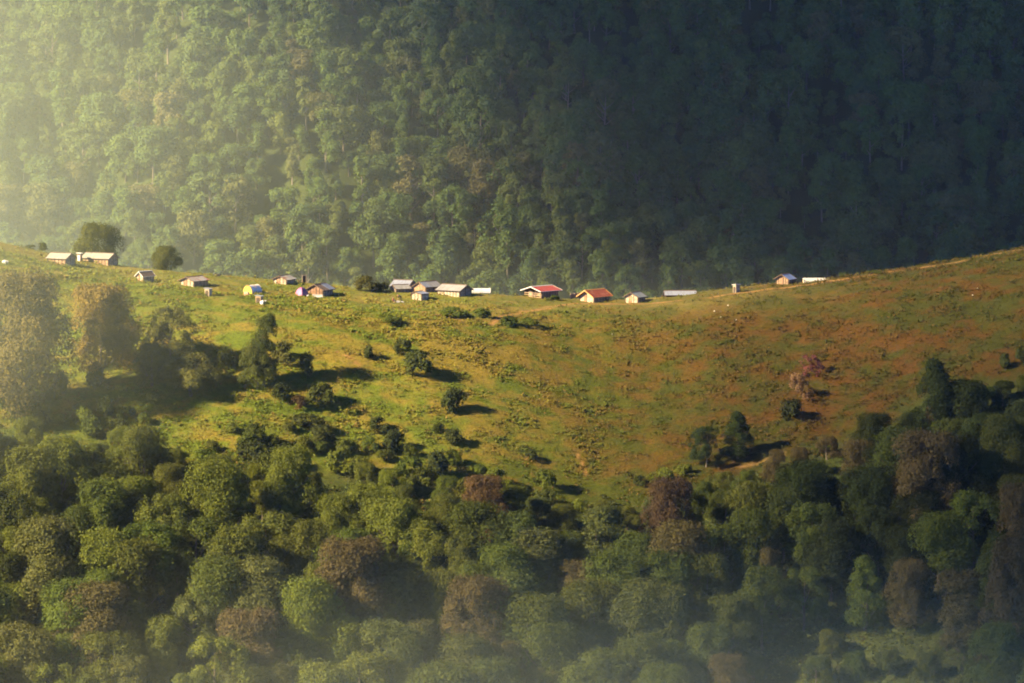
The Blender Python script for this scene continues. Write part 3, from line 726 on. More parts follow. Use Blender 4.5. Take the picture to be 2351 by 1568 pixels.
place('low boarded hut with half rusty, half pale roof beside the timber doorway', (658, 653.7), 62, 17, 31, 12, 7, roof=R_RUSTPATCH, wall=WOOD, gwall=WOOD_PALE, gposts=5, oh=.45, ap=.5, pale_end=(.55, R_PALE))
place('brown upright-boarded hut with brown and blue-grey roof, next to the purple tent', (741, 680.5), 62, 21, 36, 15.5, 10.5, roof=R_BROWN, wall=WOOD, gwall=WOOD_BROWN, gposts=6, oh=.5, ohg=.4, pale_end=(.5, R_BLUE), windows=1)
place('blue-grey roofed hut behind the low lean hut with the pole', (904, 668), -22, 38, 17, 9, 11, roof=R_BLUE, wall=WOOD_V, posts=5, door=False, ohg=.35, oh=.4, loc=pick(935, 669)+Vector((0, 3.2, .2)))
place('small low hut with grey roof in front of a wider blue-grey roof', (909, 671.5), 26, 33, 13, 8.5, 7.5, roof=R_GREY, wall=WOOD, gwall=WOOD_PALE, posts=5, gposts=2, ohg=.15, oh=.3)
place('hut with pale front sheet on its blue-grey roof, behind the small shed', (977, 671), 48, 34, 28, 11, 10, roof=R_GREY, wall=WOOD, gwall=WOOD_V, posts=5, ohg=.35, oh=.4, pale_end=(-.32, R_BLUE), loc=pick(977, 672)+Vector((0, 1.5, .1)), windows=1)
place('small pale shed with a light metal roof, nearest to the pair of people', (968, 691), 55, 15.5, 24, 15.5, 4, roof=R_BLUE, wall=WOOD_PALE, gwall=WOOD_PALE, posts=3, gposts=4, oh=.15, ohg=.2, door=False, ap=.65, name='wooden_shed', cat='shed')
place('large pale boarded hut with dark upright posts and grey roof', (1055, 681.5), -35, 51, 27, 14.5, 10.5, roof=R_GREY, wall=WOOD_PALE, gwall=WOOD, posts=8, door=False, oh=.4, ohg=.4, low=1.6)
h10 = place('open-fronted hut with a bright red roof and white verge boards', (1243, 686), 46, 39, 39, 18, 8, roof=R_RED, wall=WOOD_BROWN, gwall=WOOD, fascia=WHITE, oh=.55, ohg=.75, posts=7, gposts=4, door=False, open_front=True, post=POST)
place('pale boarded hut with rusty red roof and ochre verge boards', (1363.6, 695), 50, 36, 32, 14.5, 12.5, roof=R_RUSTRED, wall=WOOD, gwall=WOOD_PALE, fascia=ORANGE, oh=.45, ohg=.75, posts=6, gposts=3)
place('small square hut with a grey-green roof right of the two red roofs', (1464.7, 695.6), 58, 17, 29, 14, 9, roof=R_SLATE, wall=WOOD, gwall=WOOD_PALE, oh=.4, ohg=.4, posts=4, gposts=4)
place('long low shed with blue-grey roof, half hidden behind the ridge', (1600, 676), 4, 66, 1.75, 10, 7.5, roof=R_BLUE, wall=INSIDE, posts=6, door=False, oh=.35, ohg=.4, loc=pick(1531, 687, 895, 912)+Vector((0, 2.5, -.15)), name='wooden_shed', cat='shed', low=1.8)
R_DEEPBLUE = sheet_mat('deep_blue_roof_sheet', (.15, .20, .36), (.13, .17, .31))
place('hut with a bluish roof and lattice front high on the ridge', (1810, 653), 58, 15, 27.5, 13, 9, roof=R_DEEPBLUE, wall=WOOD, gwall=WOOD_V, oh=.5, ohg=.45, posts=4, gposts=6)

# rails and boards of the open gable of the bright red hut
def local_add(root, name, me, loc, rot=(0, 0, 0)): return obj(name, me, root, loc, rot)
L10, W10 = px2m(39, math.cos(R(46))), px2m(39, math.sin(R(46)))
for z in (.25, .7, 1.1): local_add(h10, 'rail', box_mesh('rail', (.06, W10-.2, .10), POST_PALE), (-L10/2-.1, 0, z))
local_add(h10, 'gate', MB().box((0, 0, 0), (.05, 1.1, 1.35)).mesh('gate', WOOD), (-L10/2-.15, .55, .66))
local_add(h10, 'inner_wall', gable_mesh('inner_wall', W10-.25, 1.5, .6, .08, WOOD), (-L10/2+1.4, 0, 0), (0, 0, R(90)))

# narrow outhouses with one-slope roofs
def outhouse(label, corner, yaw, w, d, h, roof, wall, tilt=.12, loc=None, opening=False):
    p = loc or pick(*corner); rz = Matrix.Rotation(yaw, 4, 'Z'); o = p-rz @ Vector((-w/2, -d/2, 0))
    r = empty('outhouse', label, 'outhouse', o, yaw, 'outhouses of the hamlet'); t = .06; low = .6
    for sy in (-1, 1): obj('wall', box_mesh('side_wall', (w-2*t-.01, t, h+low), wall), r, (0, sy*(d/2-t/2), (h-low)/2))
    for sx in (-1, 1): obj('wall', box_mesh('end_wall', (t, d, h+low), wall), r, (sx*(w/2-t/2), 0, (h-low)/2))
    obj('roof', box_mesh('roof', (w+.35, d+.35, .09), roof), r, (0, 0, h+.10), (tilt, -tilt*.4, 0))
    dr = obj('door', box_mesh('door', (.04, d*.7, h*.8), WOOD_BROWN if not opening else WHITE), r, (-w/2-.022, 0, h*.42))
    obj('handle', box_mesh('handle', (.04, .04, .1), POST), dr, (-.035, d*.22, 0))
    if opening: obj('opening', box_mesh('opening', (.03, d*.7, .3), INSIDE), r, (-w/2-.02, -d*.02, h*.91))  # dark panel on the wall, painting the shade of an opening
    return r
outhouse('orange-lit outhouse peeping out beside the longest pale-roofed hut', (186, 602), R(65), .75, .8, 1.6, WHITE, WOOD_V, loc=pick(183, 603)+Vector((0, 1.5, .15)), opening=True)
outhouse('pale narrow outhouse with grey lid below the rust-patched hut', (480, 681.6), R(55), .95, 1.15, 1.55, R_GREY, WOOD_PALE)
outhouse('outhouse with dark flat roof and white bundle leaning on it', (598.6, 697), R(60), .9, 1.25, 1.45, R_SLATE, WOOD_V)
outhouse('lone outhouse with a white tilted roof on the right ridge', (1689.5, 672.6), R(48), 1.35, .8, 1.6, WHITE, WOOD_PALE, tilt=-.16)

# hoop tent, dome tent, covered heaps
def arch(W, h, n=12, p=1.0): return [(-W/2*math.cos(math.pi*i/n), h*math.sin(math.pi*i/n)**.75) for i in range(n+1)]
def hoop(label, corner, yaw, L, W, h, cover, front, name, cat, skirt=None, loc=None):
    p = loc or pick(*corner); rz = Matrix.Rotation(yaw, 4, 'Z'); o = p-rz @ Vector((-L/2, -W/2, 0))
    r = empty(name, label, cat, o, yaw)
    pr = arch(W, h); bm = bmesh.new(); nseg = 8; rows = []
    for j in range(nseg+1):
        sag = .05*math.sin(j*2.7)+(-.04 if j % 2 else .02)
        rows.append([bm.verts.new((-L/2+L*j/nseg, y, z+sag*(z/h) - .05)) for y, z in pr])
    for A, B in zip(rows, rows[1:]):
        for i in range(len(pr)-1): bm.faces.new((A[i], A[i+1], B[i+1], B[i]))
    bm.faces.new(rows[-1]); bmesh.ops.recalc_face_normals(bm, faces=bm.faces)
    me = bpy.data.meshes.new('cover'); bm.to_mesh(me); bm.free(); me.materials.append(cover); obj('cover', me, r)
    obj('front_panel', MB().prism([(y*.93, max(z*.94, 0)-.03) for y, z in pr], -.03, .03).mesh('front_panel', front), r, (-L/2-.02, 0, 0), (0, 0, R(90)))
    for x in (-L/2, 0, L/2): obj('hoop', MB().tube([(x, y*1.02, z*1.03-.04) for y, z in pr], .035, 5).mesh('hoop', POST_PALE if skirt else TARP_W), r)
    if skirt: obj('skirt', box_mesh('skirt', (L-.1, .05, h*.45), skirt), r, (.06, -W/2-.05, h*.2))
    return r
hoop('hooped tent with yellow front under a cream tarpaulin', (579, 675), R(58), 3.4, 2.3, 1.75, TARP_W, TARP_Y, 'hoop_tent', 'tent', TARP_G)
obj_ = empty('wooden_box', 'pinkish box standing before the yellow front of the hooped tent', 'box', pick(566, 679), R(60))
obj('box_body', box_mesh('box_body', (.5, 1.0, .85), PINK), obj_, (0, 0, .35)); obj('lid', box_mesh('lid', (.56, 1.06, .06), POST_PALE), obj_, (0, 0, .80))
hoop('long low white tunnel cover lying right of the large pale hut', (1085, 673), R(4), 3.75, 1.2, .95, TARP_W, TARP_W, 'tunnel_cover', 'tarpaulin', loc=pick(1085, 674)+Vector((0, 1.0, .1)))

def dome_tent(label, px, py, W, h, yaw):
    p = pick(px, py); r = empty('dome_tent', label, 'tent', p, yaw); n = 10
    def s(u, v):    # u, v in -1..1 over a square plan
        d = max(abs(u), abs(v)); k = 1-.12*(1-abs(abs(u)-abs(v)))*d
        return (u*W/2*k, v*W/2*k, h*(1-d**2.1)**.8 if d < 1 else -.05)
    bm = bmesh.new(); G = [[bm.verts.new(s(-1+2*i/n, -1+2*j/n)) for i in range(n+1)] for j in range(n+1)]
    for j in range(n):
        for i in range(n): bm.faces.new((G[j][i], G[j][i+1], G[j+1][i+1], G[j+1][i]))
    me = bpy.data.meshes.new('canopy'); bm.to_mesh(me); bm.free(); me.materials.append(PURPLE); obj('canopy', me, r)
    for sg in (1, -1): obj('pole', MB().tube([tuple(Vector(s(t, sg*t))*1.01+Vector((0, 0, .03))) for t in [-1+.2*i for i in range(11)]], .03, 5).mesh('pole', PURPLE_D), r)
    # side panel on the right, in a darker purple
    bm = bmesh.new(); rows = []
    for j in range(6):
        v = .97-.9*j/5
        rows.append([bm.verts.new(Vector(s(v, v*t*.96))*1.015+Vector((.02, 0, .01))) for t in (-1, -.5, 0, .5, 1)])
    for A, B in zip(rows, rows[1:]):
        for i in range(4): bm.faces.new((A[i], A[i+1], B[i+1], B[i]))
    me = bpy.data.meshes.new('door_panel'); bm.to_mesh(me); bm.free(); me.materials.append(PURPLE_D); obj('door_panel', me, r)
dome_tent('purple dome tent pitched beside the brown boarded hut', 692.5, 677.5, 2.25, 1.55, R(-38))

# weathered pen behind the rusty red hut, doorway posts, walls, covers
def pen(label, px0, px1, py, dy, h):
    a = pick(px0, py)+Vector((0, dy, 0)); b = pick(px1, py)+Vector((0, dy, 0)); a.z = float(H(a.x, a.y)); b.z = float(H(b.x, b.y)); d = b-a
    r = empty('plank_fence', label, 'fence', a, math.atan2(d.y, d.x)); L = math.hypot(d.x, d.y)
    for i in range(5): obj('post', box_mesh('post', (.09, .09, h+.8), POST_PALE), r, (L*i/4, 0, h/2-.35))
    obj('boards', box_mesh('boards', (L, .04, h*.8), WOOD), r, (L/2, .07, h*.5))
    obj('rail', box_mesh('rail', (L+.1, .06, .09), POST_PALE), r, (L/2, -.08, h*.8))
pen('weathered plank fence just left behind the rusty red-roofed hut', 1310, 1345, 687.5, 3.0, 1.25)
p = pick(698.7, 648.5); r = empty('timber_doorway', 'dark upright doorway of rough timber standing alone on the ridge', 'doorway', p, R(20))
for sx in (-1, 1): obj('post', box_mesh('post', (.13, .13, 1.9), POST_PALE), r, (sx*.42, 0, .55))
obj('lintel', box_mesh('lintel', (1.1, .14, .1), POST_PALE), r, (0, 0, 1.53)); obj('door_leaf', box_mesh('door_leaf', (.66, .06, 1.75), INSIDE), r, (0, .03, .5))
p = pick(1848, 651, 880, 912)+Vector((0, 1.2, 0)); p.z = float(H(p.x, p.y)); r = empty('covered_pen', 'low pen under a whitish sheet beside the bluish-roofed ridge hut', 'pen', p, R(7))
obj('cover', MB().box((2.6, .5, .52), (5.6, 1.5, .08), Euler((.5, 0, 0))).mesh('cover', TARP_G), r); obj('end_board', box_mesh('end_board', (.08, 1.2, .9), WOOD_PALE), r, (-.15, .4, .25))
obj('front_board', box_mesh('front_board', (5.2, .06, .5), TARP_G), r, (2.55, -.3, .1))
p = pick(1062, 668); r = empty('wooden_pole', 'thin pale pole standing before the hut with the pale front sheet', 'pole', pick(963, 676), 0)
obj('shaft', MB().tube([(0, 0, -.3), (.03, 0, 1.2), (0, 0, 2.6)], [.06, .05, .04], 6).mesh('shaft', POST_PALE), r); obj('foot', box_mesh('foot', (.2, .2, .2), STONE), r, (0, 0, .02))
p = pick(728, 682.5); r = empty('low_board_wall', 'low pale board leaning along the foot of the brown boarded hut', 'board', p, R(-4))
obj('board', box_mesh('board', (2.1, .07, .62), TARP_G), r, (.1, 0, .28), (-.15, 0, 0)); obj('batten', box_mesh('batten', (2.2, .05, .07), POST_PALE), r, (.1, -.05, .5))
p = pick(758, 677); r = empty('leaning_plank', 'bundle of pale planks leaning on the far end of the brown hut', 'planks', p, R(20))
for i in range(3): obj('plank', box_mesh('plank', (.16, .04, 1.5), POST_PALE), r, (i*.2, 0, .62), (-.25, .12*(i-1), 0))
def heap(name, label, cat, px, py, d, mat, mat2=None):
    p = pick(px, py); r = empty(name, label, cat, p, random.uniform(-.6, .6)); bm = bmesh.new()
    bmesh.ops.create_icosphere(bm, subdivisions=2, radius=.5)
    for v in bm.verts:
        k = 1+.18*math.sin(v.co.x*9+v.co.y*5)+.1*math.sin(v.co.z*11); v.co = Vector((v.co.x*d[0]*k, v.co.y*d[1]*k, max(v.co.z*k, -.25)*d[2]+d[2]*.25))
    me = bpy.data.meshes.new('bundle'); bm.to_mesh(me); bm.free(); me.materials.append(mat); obj('bundle', me, r)
    obj('tie', MB().tube([(-d[0]*.5, 0, d[2]*.3), (0, 0, d[2]*.78), (d[0]*.5, 0, d[2]*.3)], .03, 5).mesh('tie', mat2 or POST), r)
heap('sack', 'white sack leaning against the foot of the dark-lidded outhouse', 'sack', 602, 699, (.8, .7, 1.2), TARP_W)
heap('sack', 'small bluish white bag lying right of the big white sack', 'sack', 609, 692, (.5, .4, .35), TARP_W)
heap('sack', 'white bag between the purple tent and the brown hut', 'sack', 707, 681, (.5, .5, .55), TARP_W)
heap('sack', 'dark blue bundle on the grass before the low pale board', 'sack', 718, 685, (.9, .6, .4), BLUE)
heap('sack', 'small white bundle at the left of the things before the brown hut', 'sack', 702, 688, (.4, .35, .3), TARP_W)
heap('sack', 'small pinkish white bundle lowest of the things before the brown hut', 'sack', 713, 691.5, (.5, .4, .28), CLOTH_BEIGE)
heap('sack', 'white bundle lying by the bent black-clothed person', 'sack', 913.5, 692.5, (.8, .6, .42), CLOTH_BEIGE)
heap('sack', 'pinkish bundle lying on the grass between the two people', 'sack', 906, 694.5, (.7, .45, .25), PINK)
p = pick(916, 693.5); r = empty('ground_cloth', 'flat grey cloth spread on the grass under the white bundle', 'cloth', p+Vector((0, 0, .03)), .1)
bm = bmesh.new(); bmesh.ops.create_grid(bm, x_segments=10, y_segments=6, size=.5)
for v in bm.verts:
    wx = p.x+v.co.x*2.0; wy = p.y+v.co.y*1.4; v.co = Vector((v.co.x*2.0, v.co.y*1.4, float(H(wx, wy))-p.z+.04+.03*math.sin(v.co.x*9)))
ex = bmesh.ops.extrude_face_region(bm, geom=bm.faces[:])
for v in ex['geom']:
    if isinstance(v, bmesh.types.BMVert): v.co.z += .02
me = bpy.data.meshes.new('cloth_sheet'); bm.to_mesh(me); bm.free(); me.materials.append(TARP_G); obj('cloth_sheet', me, r)
obj('folded_edge', MB().tube([(-.95, -.6, .08), (0, -.62, .1), (.95, -.6, .06)], .05, 5).mesh('folded_edge', TARP_W), r)
def stone(label, px, py, s):
    p = pick(px, py); bm = bmesh.new(); bmesh.ops.create_icosphere(bm, subdivisions=2, radius=.5)
    for v in bm.verts: v.co *= 1+random.uniform(-.2, .2); v.co.z *= .7
    me = bpy.data.meshes.new('rock'); bm.to_mesh(me); bm.free(); me.materials.append(STONE); o = obj('rock', me, None, p+Vector((0, 0, s*.15)), (0, 0, random.uniform(0, 6))); o.scale = (s, s, s); tag(o, label, 'rock', 'pale stones on the meadow')
stone('grey boulder at the left edge above the huge brown tree', 12, 604, 1.3)
for x, y, s in [(2233, 678, .3), (2245, 662, .25), (2778, 1285, .3), (1672, 702, .4), (1640, 715, .35), (1655, 728, .3), (1690, 735, .3), (1405, 640*1.2, .3)]:
    if x < PW and y < 900: stone(uniq('pale stone on the meadow', x, y), x, y, s)

# ------------------------------------------------------------------ people and cattle: one skinned body each
def skinned(name, chains, mat, parent, loc=(0, 0, 0), rot=(0, 0, 0), sub=1, mats=None):
    """chains: lists of (x, y, z, radius); the first point of a chain joins the nearest point laid before it"""
    vs, es, rs = [], [], []
    for ch in chains:
        prev = None
        for q, (x, y, z, rad) in enumerate(ch):
            v = Vector((x, y, z)); hit = next((i for i, u in enumerate(vs) if (u-v).length < 1e-4), None)
            if hit is None: vs.append(v); rs.append(rad); hit = len(vs)-1
            if prev is not None and prev != hit: es.append((prev, hit))
            prev = hit
    me = bpy.data.meshes.new(name); me.from_pydata(vs, es, []); o = obj(name, me, parent, loc, rot)
    m = o.modifiers.new('skin', 'SKIN'); m.use_smooth_shade = True
    for i, sv in enumerate(me.skin_vertices[0].data): sv.radius = (rs[i], rs[i]); sv.use_root = i == 0
    s = o.modifiers.new('smooth', 'SUBSURF'); s.levels = sub; s.render_levels = sub
    # bake, so that faces can carry skin and cloth of their own
    dg = bpy.context.evaluated_depsgraph_get(); ev = o.evaluated_get(dg); nm = bpy.data.meshes.new_from_object(ev)
    o.modifiers.clear(); o.data = nm; nm.materials.clear()
    for mt in (mats or [mat]): nm.materials.append(mt)
    return o
def hand(p, d, up):
    """five short bent fingers rooted in a palm at p, pointing along d"""
    p, d, up = Vector(p), Vector(d).normalized(), Vector(up).normalized(); sd = d.cross(up); pal = p+d*.05
    out = [[(*p, .026), (*pal, .034)]]
    for k, L in ((-1.5, .065), (-.5, .08), (.5, .075), (1.5, .058)):
        a = pal+d*.03+sd*k*.02; out.append([(*pal, .034), (*a, .011), (*(a+d*L*.5-up*.008), .009), (*(a+d*L-up*.03), .007)])
    t = p+d*.02-sd*.035; out.append([(*p, .026), (*t, .012), (*(t+d*.04-sd*.015), .009)])
    return out
def person(label, p, yaw, joints, zones, hairp, extra=None):
    r = empty('person', label, 'person', p, yaw, 'people by the small pale shed'); J = {k: (v if k == 'face' or k in ('chin', 'brow', 'crown', 'neck') or k[:5] == 'wrist' else (*v[:3], v[3]*1.28)) for k, v in joints.items()}; r.scale = (1.08,)*3
    def ch(*n): return [(*J[k][:3], J[k][3]) for k in n]
    chains = [ch('pelvis', 'waist', 'chest', 'neck', 'chin', 'brow', 'crown')]
    for s in 'lr':
        chains += [ch('pelvis', 'hip'+s, 'knee'+s, 'ankle'+s, 'toe'+s), ch('chest', 'shoulder'+s, 'elbow'+s, 'wrist'+s)]
        w = Vector(J['wrist'+s][:3]); e = Vector(J['elbow'+s][:3]); chains += hand(w, w-e, (0, 0, 1))
    hd = Vector(J['brow'][:3]); f = Vector(J['face']).normalized()
    chains.append([(*J['brow'][:3], J['brow'][3]), (*(hd+f*.09-Vector((0, 0, .03))), .022), (*(hd+f*.115-Vector((0, 0, .045))), .012)])
    b = skinned('body', chains, SKIN, r, sub=1, mats=[SKIN]+zones[0])
    for pl in b.data.polygons: pl.material_index = zones[1](pl.center); pl.use_smooth = True
    obj('hair', hair_cap(hd, f), r)
def hair_cap(c, f):
    bm = bmesh.new(); bmesh.ops.create_uvsphere(bm, u_segments=12, v_segments=8, radius=.125)
    bmesh.ops.delete(bm, geom=[v for v in bm.verts if v.co.dot(f) > .03 and v.co.z < .05 or v.co.z < -.08], context='VERTS')
    for v in bm.verts: v.co += c+Vector((0, 0, .03))
    me = bpy.data.meshes.new('hair'); bm.to_mesh(me); bm.free(); me.materials.append(HAIR); return me
# bent over the bundle, facing left
bent = dict(pelvis=(0, 0, .86, .14), waist=(-.12, 0, .98, .13), chest=(-.36, 0, 1.12, .16), neck=(-.52, 0, 1.18, .055), chin=(-.57, 0, 1.2, .075), brow=(-.62, 0, 1.24, .10), crown=(-.66, 0, 1.3, .07), face=(-.75, 0, -.6),
            hipl=(.02, .1, .8, .1), kneel=(-.03, .13, .45, .075), anklel=(.08, .14, .08, .05), toel=(-.1, .16, .03, .04), hipr=(.02, -.1, .8, .1), kneer=(-.02, -.12, .45, .075), ankler=(.14, -.14, .08, .05), toer=(-.04, -.16, .03, .04),
            shoulderl=(-.4, .19, 1.1, .07), elbowl=(-.46, .22, .83, .05), wristl=(-.58, .18, .62, .035), shoulderr=(-.4, -.19, 1.1, .07), elbowr=(-.46, -.22, .83, .05), wristr=(-.6, -.17, .62, .035))
person('person in black clothes bending down over a white bundle', pick(920.5, 692), 0.1, bent, ([CLOTH_DARK], lambda c: 0 if (c.x < -.5 and c.z > 1.12) or (c.x < -.5 and c.z < .68) else 1), None)
sit = dict(pelvis=(0, 0, .14, .15), waist=(.02, 0, .3, .14), chest=(.04, 0, .52, .16), neck=(.06, 0, .68, .055), chin=(.075, 0, .74, .075), brow=(.08, 0, .82, .1), crown=(.08, 0, .9, .07), face=(1, 0, -.1),
           hipl=(.05, .1, .14, .1), kneel=(.42, .2, .32, .075), anklel=(.5, .14, .06, .05), toel=(.66, .15, .03, .04), hipr=(.05, -.1, .14, .1), kneer=(.42, -.2, .32, .075), ankler=(.5, -.14, .06, .05), toer=(.66, -.15, .03, .04),
           shoulderl=(.04, .2, .56, .07), elbowl=(.16, .27, .36, .05), wristl=(.36, .22, .4, .035), shoulderr=(.04, -.2, .56, .07), elbowr=(.16, -.27, .36, .05), wristr=(.36, -.22, .4, .035))
person('person in red-brown top sitting on the grass, facing the bent one', pick(901.5, 692.5), 0.0, sit, ([CLOTH_RED, CLOTH_DARK], lambda c: 0 if c.z > .66 or (c.x > .3 and .34 < c.z < .5 and abs(c.y) > .15) else (1 if c.z > .22 and c.x < .25 else 2)), None)
def cow(label, p, yaw, lying=False, s=1.0):
    r = empty('cow', label, 'cow', p, yaw, 'black cattle on the ridge'); r.scale = (s, s, s); dz = -.58 if lying else 0
    ch = [[(-.72, 0, 1.08+dz, .23), (-.35, 0, 1.02+dz, .31), (.1, 0, 1.0+dz, .33), (.5, 0, 1.05+dz, .29), (.78, 0, 1.12+dz, .19), (1.02, 0, 1.2+dz, .14), (1.2, 0, 1.16+dz, .12), (1.42, 0, .98+dz, .075), (1.5, 0, .92+dz, .06)],
          [(-.72, 0, 1.08+dz, .23), (-.95, 0, 1.12+dz, .05), (-1.02, 0, .8+dz, .03), (-1.03, 0, .5+max(dz, -.35), .045)]]
    for sy in (-1, 1):
        if lying:
            ch += [[(.5, 0, 1.05+dz, .29), (.5, sy*.24, .22, .1), (.85, sy*.3, .1, .06), (.55, sy*.32, .06, .05)], [(-.72, 0, 1.08+dz, .23), (-.6, sy*.28, .25, .13), (-.2, sy*.36, .12, .07), (-.5, sy*.4, .06, .05)]]
        else:
            ch += [[(.5, 0, 1.05, .29), (.52, sy*.17, .72, .11), (.54, sy*.17, .4, .065), (.52, sy*.17, .1, .05), (.58, sy*.17, .03, .06)],
                   [(-.72, 0, 1.08, .23), (-.68, sy*.18, .78, .15), (-.56, sy*.18, .6, .09), (-.82, sy*.18, .38, .06), (-.78, sy*.18, .1, .05), (-.72, sy*.18, .03, .06)]]
        ch += [[(1.02, 0, 1.2+dz, .14), (1.08, sy*.2, 1.28+dz, .04), (1.05, sy*.3, 1.24+dz, .02)]]
    b = skinned('body', ch, BLACKHIDE, r)
    for pl in b.data.polygons: pl.use_smooth = True
    for sy in (-1, 1): obj('horn', MB().tube([(1.12, sy*.08, 1.3+dz), (1.14, sy*.16, 1.4+dz), (1.18, sy*.17, 1.5+dz)], [.03, .022, .006], 6).mesh('horn', STONE), r)
cow('black cow grazing at the foot of the dark ridge bush', pick(858, 672), R(-25), s=.72)
cow('black animal lying on the ridge edge between the huts and the sky of trees', pick(500, 634), R(172), True, .75)

# ------------------------------------------------------------------ unseen slabs added high up to block the sun and dim the sky light
def light_blocker(name, poly, zc=620., thick=34., seed=1):
    kx, ky = (zc+67)/math.tan(SUN_EL)*math.cos(SUN_AZ), (zc+67)/math.tan(SUN_EL)*math.sin(SUN_AZ)
    rg = random.Random(seed); P = []
    for (ax, ay), (bx, by) in zip(poly, poly[1:]+poly[:1]):
        n = max(2, int(math.hypot(bx-ax, by-ay)//22))
        for i in range(n):
            t = i/n; P.append((ax+(bx-ax)*t+rg.uniform(-13, 13)-kx, ay+(by-ay)*t+rg.uniform(-9, 9)-ky))
    bm = bmesh.new(); vs = [bm.verts.new((x, y, zc)) for x, y in P]; f = bm.faces.new(vs)
    ex = bmesh.ops.extrude_face_region(bm, geom=[f]); tv = [v for v in ex['geom'] if isinstance(v, bmesh.types.BMVert)]
    cx = sum(v.co.x for v in tv)/len(tv); cy = sum(v.co.y for v in tv)/len(tv)
    for v in tv: v.co.z += thick*rg.uniform(.6, 1.1); v.co.x += (cx-v.co.x)*.03; v.co.y += (cy-v.co.y)*.03
    bmesh.ops.triangulate(bm, faces=bm.faces); bmesh.ops.recalc_face_normals(bm, faces=bm.faces)
    me = bpy.data.meshes.new(name); bm.to_mesh(me); bm.free(); me.materials.append(plain_mat('blocker_grey', (.75, .75, .78), 1., .1, .01))
    return tag(obj(name, me), 'added out-of-view slab high up that blocks sun and sky light', 'light_blocker', kind='stuff')
light_blocker('light_blocker', [(135, 2100), (70, 1830), (-15, 1690), (-75, 1570), (0, 1430), (60, 1250), (65, 1100), (60, 1030), (150, 950), (560, 945), (560, 2100)], zc=1000, seed=3)  # added and shaped to shade the right half of the far slope
light_blocker('light_blocker', [(-60, 100), (-70, 420), (-75, 600), (-70, 680), (-20, 765), (45, 812), (110, 848), (200, 880), (480, 900), (520, 60)], zc=1300, seed=4)  # added to shade the near air, the right meadow and the wood below it
OFF = 1147/math.tan(SUN_EL); light_blocker('light_blocker', [(x+OFF*math.cos(SUN_AZ), y+OFF*math.sin(SUN_AZ)) for x, y in [(-900, -1800), (-1050, 300), (-900, 1500), (-1000, 2700), (-700, 3600), (900, 4000), (2600, 3400), (2800, 900), (2500, -1500), (800, -2200)]], zc=1080, seed=6, thick=60)  # added overhead, out of view, to cut the sky light

# ------------------------------------------------------------------ haze
m, nt, out = new_mat('valley_haze'); v = N(nt, 'VolumePrincipled'); v.inputs['Density'].default_value = HAZE_D; v.inputs['Color'].default_value = (.84, .90, 1., 1); v.inputs['Anisotropy'].default_value = .1
nt.links.new(v.outputs[0], out.inputs['Volume'])
hz = obj('haze', MB().box((0, 952, -72), (1210, 2040, 320)).mesh('haze', m)); tag(hz, 'thin golden evening haze filling the valley', 'haze', kind='stuff')

def mist(label, c, d, dens):
    """a drifting bank of mist: a closed body whose vapour thins out towards its skin"""
    m, nt, out = new_mat('mist_vapour'); v = N(nt, 'VolumePrincipled'); v.inputs['Color'].default_value = (.88, .98, .68, 1); v.inputs['Anisotropy'].default_value = .1
    tc = N(nt, 'TexCoord'); ln = N(nt, 'VectorMath', operation='LENGTH'); mr = N(nt, 'MapRange'); mr.interpolation_type = 'SMOOTHSTEP'
    nt.links.new(tc.outputs['Object'], ln.inputs[0]); nt.links.new(ln.outputs['Value'], mr.inputs[0])
    for k, q in ((1, .15), (2, .97), (3, dens), (4, 0.)): mr.inputs[k].default_value = q
    nt.links.new(mr.outputs[0], v.inputs['Density'])
    nt.links.new(v.outputs[0], out.inputs['Volume']); bm = bmesh.new(); bmesh.ops.create_icosphere(bm, subdivisions=3, radius=1)
    me = bpy.data.meshes.new('mist'); bm.to_mesh(me); bm.free(); me.materials.append(m)
    o = obj('mist', me, None, c); o.scale = d; tag(o, label, 'mist', kind='stuff')
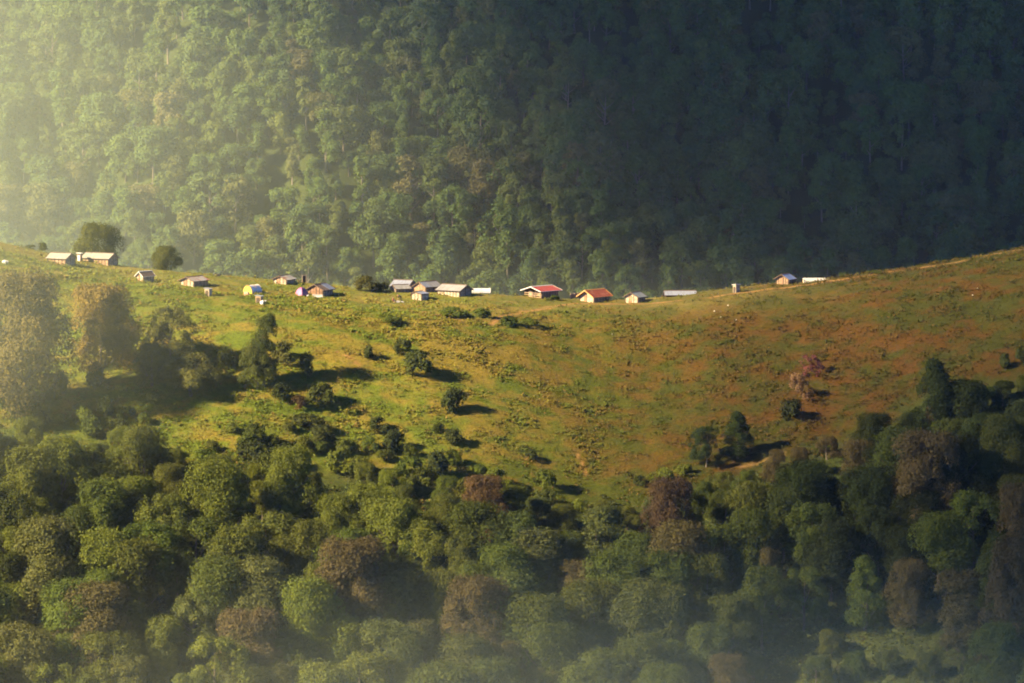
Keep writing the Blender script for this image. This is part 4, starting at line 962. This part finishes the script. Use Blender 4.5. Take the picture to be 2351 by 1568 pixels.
mist('mist bank added for the glow before the left part of the far slope', (-330, 1380, -38), (410, 200, 170), .0021)  # added to make the glow at the upper left
mist('mist added for the glow in front of the big trees at the left edge', (-150, 775, -62), (128, 68, 50), .0030)  # added to carry the glow over the left edge of the meadow
mist('low mist lying in the valley behind the huts', (-30, 1360, -150), (300, 170, 75), .0012)
mist('thin mist drifting over the lower wood', (25, 625, -116), (165, 85, 40), .0016)

# ------------------------------------------------------------------ light, sky, camera
w = bpy.data.worlds.new('World'); sc.world = w; w.use_nodes = True; nt = w.node_tree
bg = nt.nodes['Background']; sky = nt.nodes.new('ShaderNodeTexSky'); sky.sky_type = 'NISHITA'; sky.sun_disc = False; sky.dust_density = 0.; sky.ozone_density = 10.; sky.air_density = 1.
sky.sun_elevation = SUN_EL; sky.sun_rotation = math.atan2(SUNV[0], SUNV[1]); tn = mixc(nt, 1., sky.outputs[0], (.80, .88, 1.18), 'MULTIPLY'); nt.links.new(tn, bg.inputs[0]); bg.inputs[1].default_value = .080
L = bpy.data.lights.new('sun', 'SUN'); L.energy = 5.; L.angle = R(2.5); L.color = (1., .78, .44)
so = bpy.data.objects.new('sun', L); COL.objects.link(so); so.rotation_euler = Vector(SUNV).to_track_quat('Z', 'Y').to_euler(); so.location = (-300, 300, 300)
cam = bpy.data.cameras.new('camera'); cam.sensor_width = 36; cam.lens = 36*F/PW; cam.clip_start = 1; cam.clip_end = 8000
co = bpy.data.objects.new('camera', cam); COL.objects.link(co); co.location = (0, 0, 0); co.rotation_euler = (R(90)-PITCH, 0, 0); sc.camera = co
sc.view_settings.view_transform = 'Standard'; sc.view_settings.look = 'None'; sc.view_settings.exposure = 2.22; sc.view_settings.gamma = 1; sc.view_settings.use_curve_mapping = False
cy = sc.cycles; cy.max_bounces = 5; cy.diffuse_bounces = 2; cy.transmission_bounces = 3; cy.glossy_bounces = 2; cy.volume_bounces = 1; cy.transparent_max_bounces = 4
cy.filter_width = 1.9; cy.use_denoising = True; cy.denoiser = 'OPENIMAGEDENOISE'; cy.caustics_reflective = False; cy.caustics_refractive = False
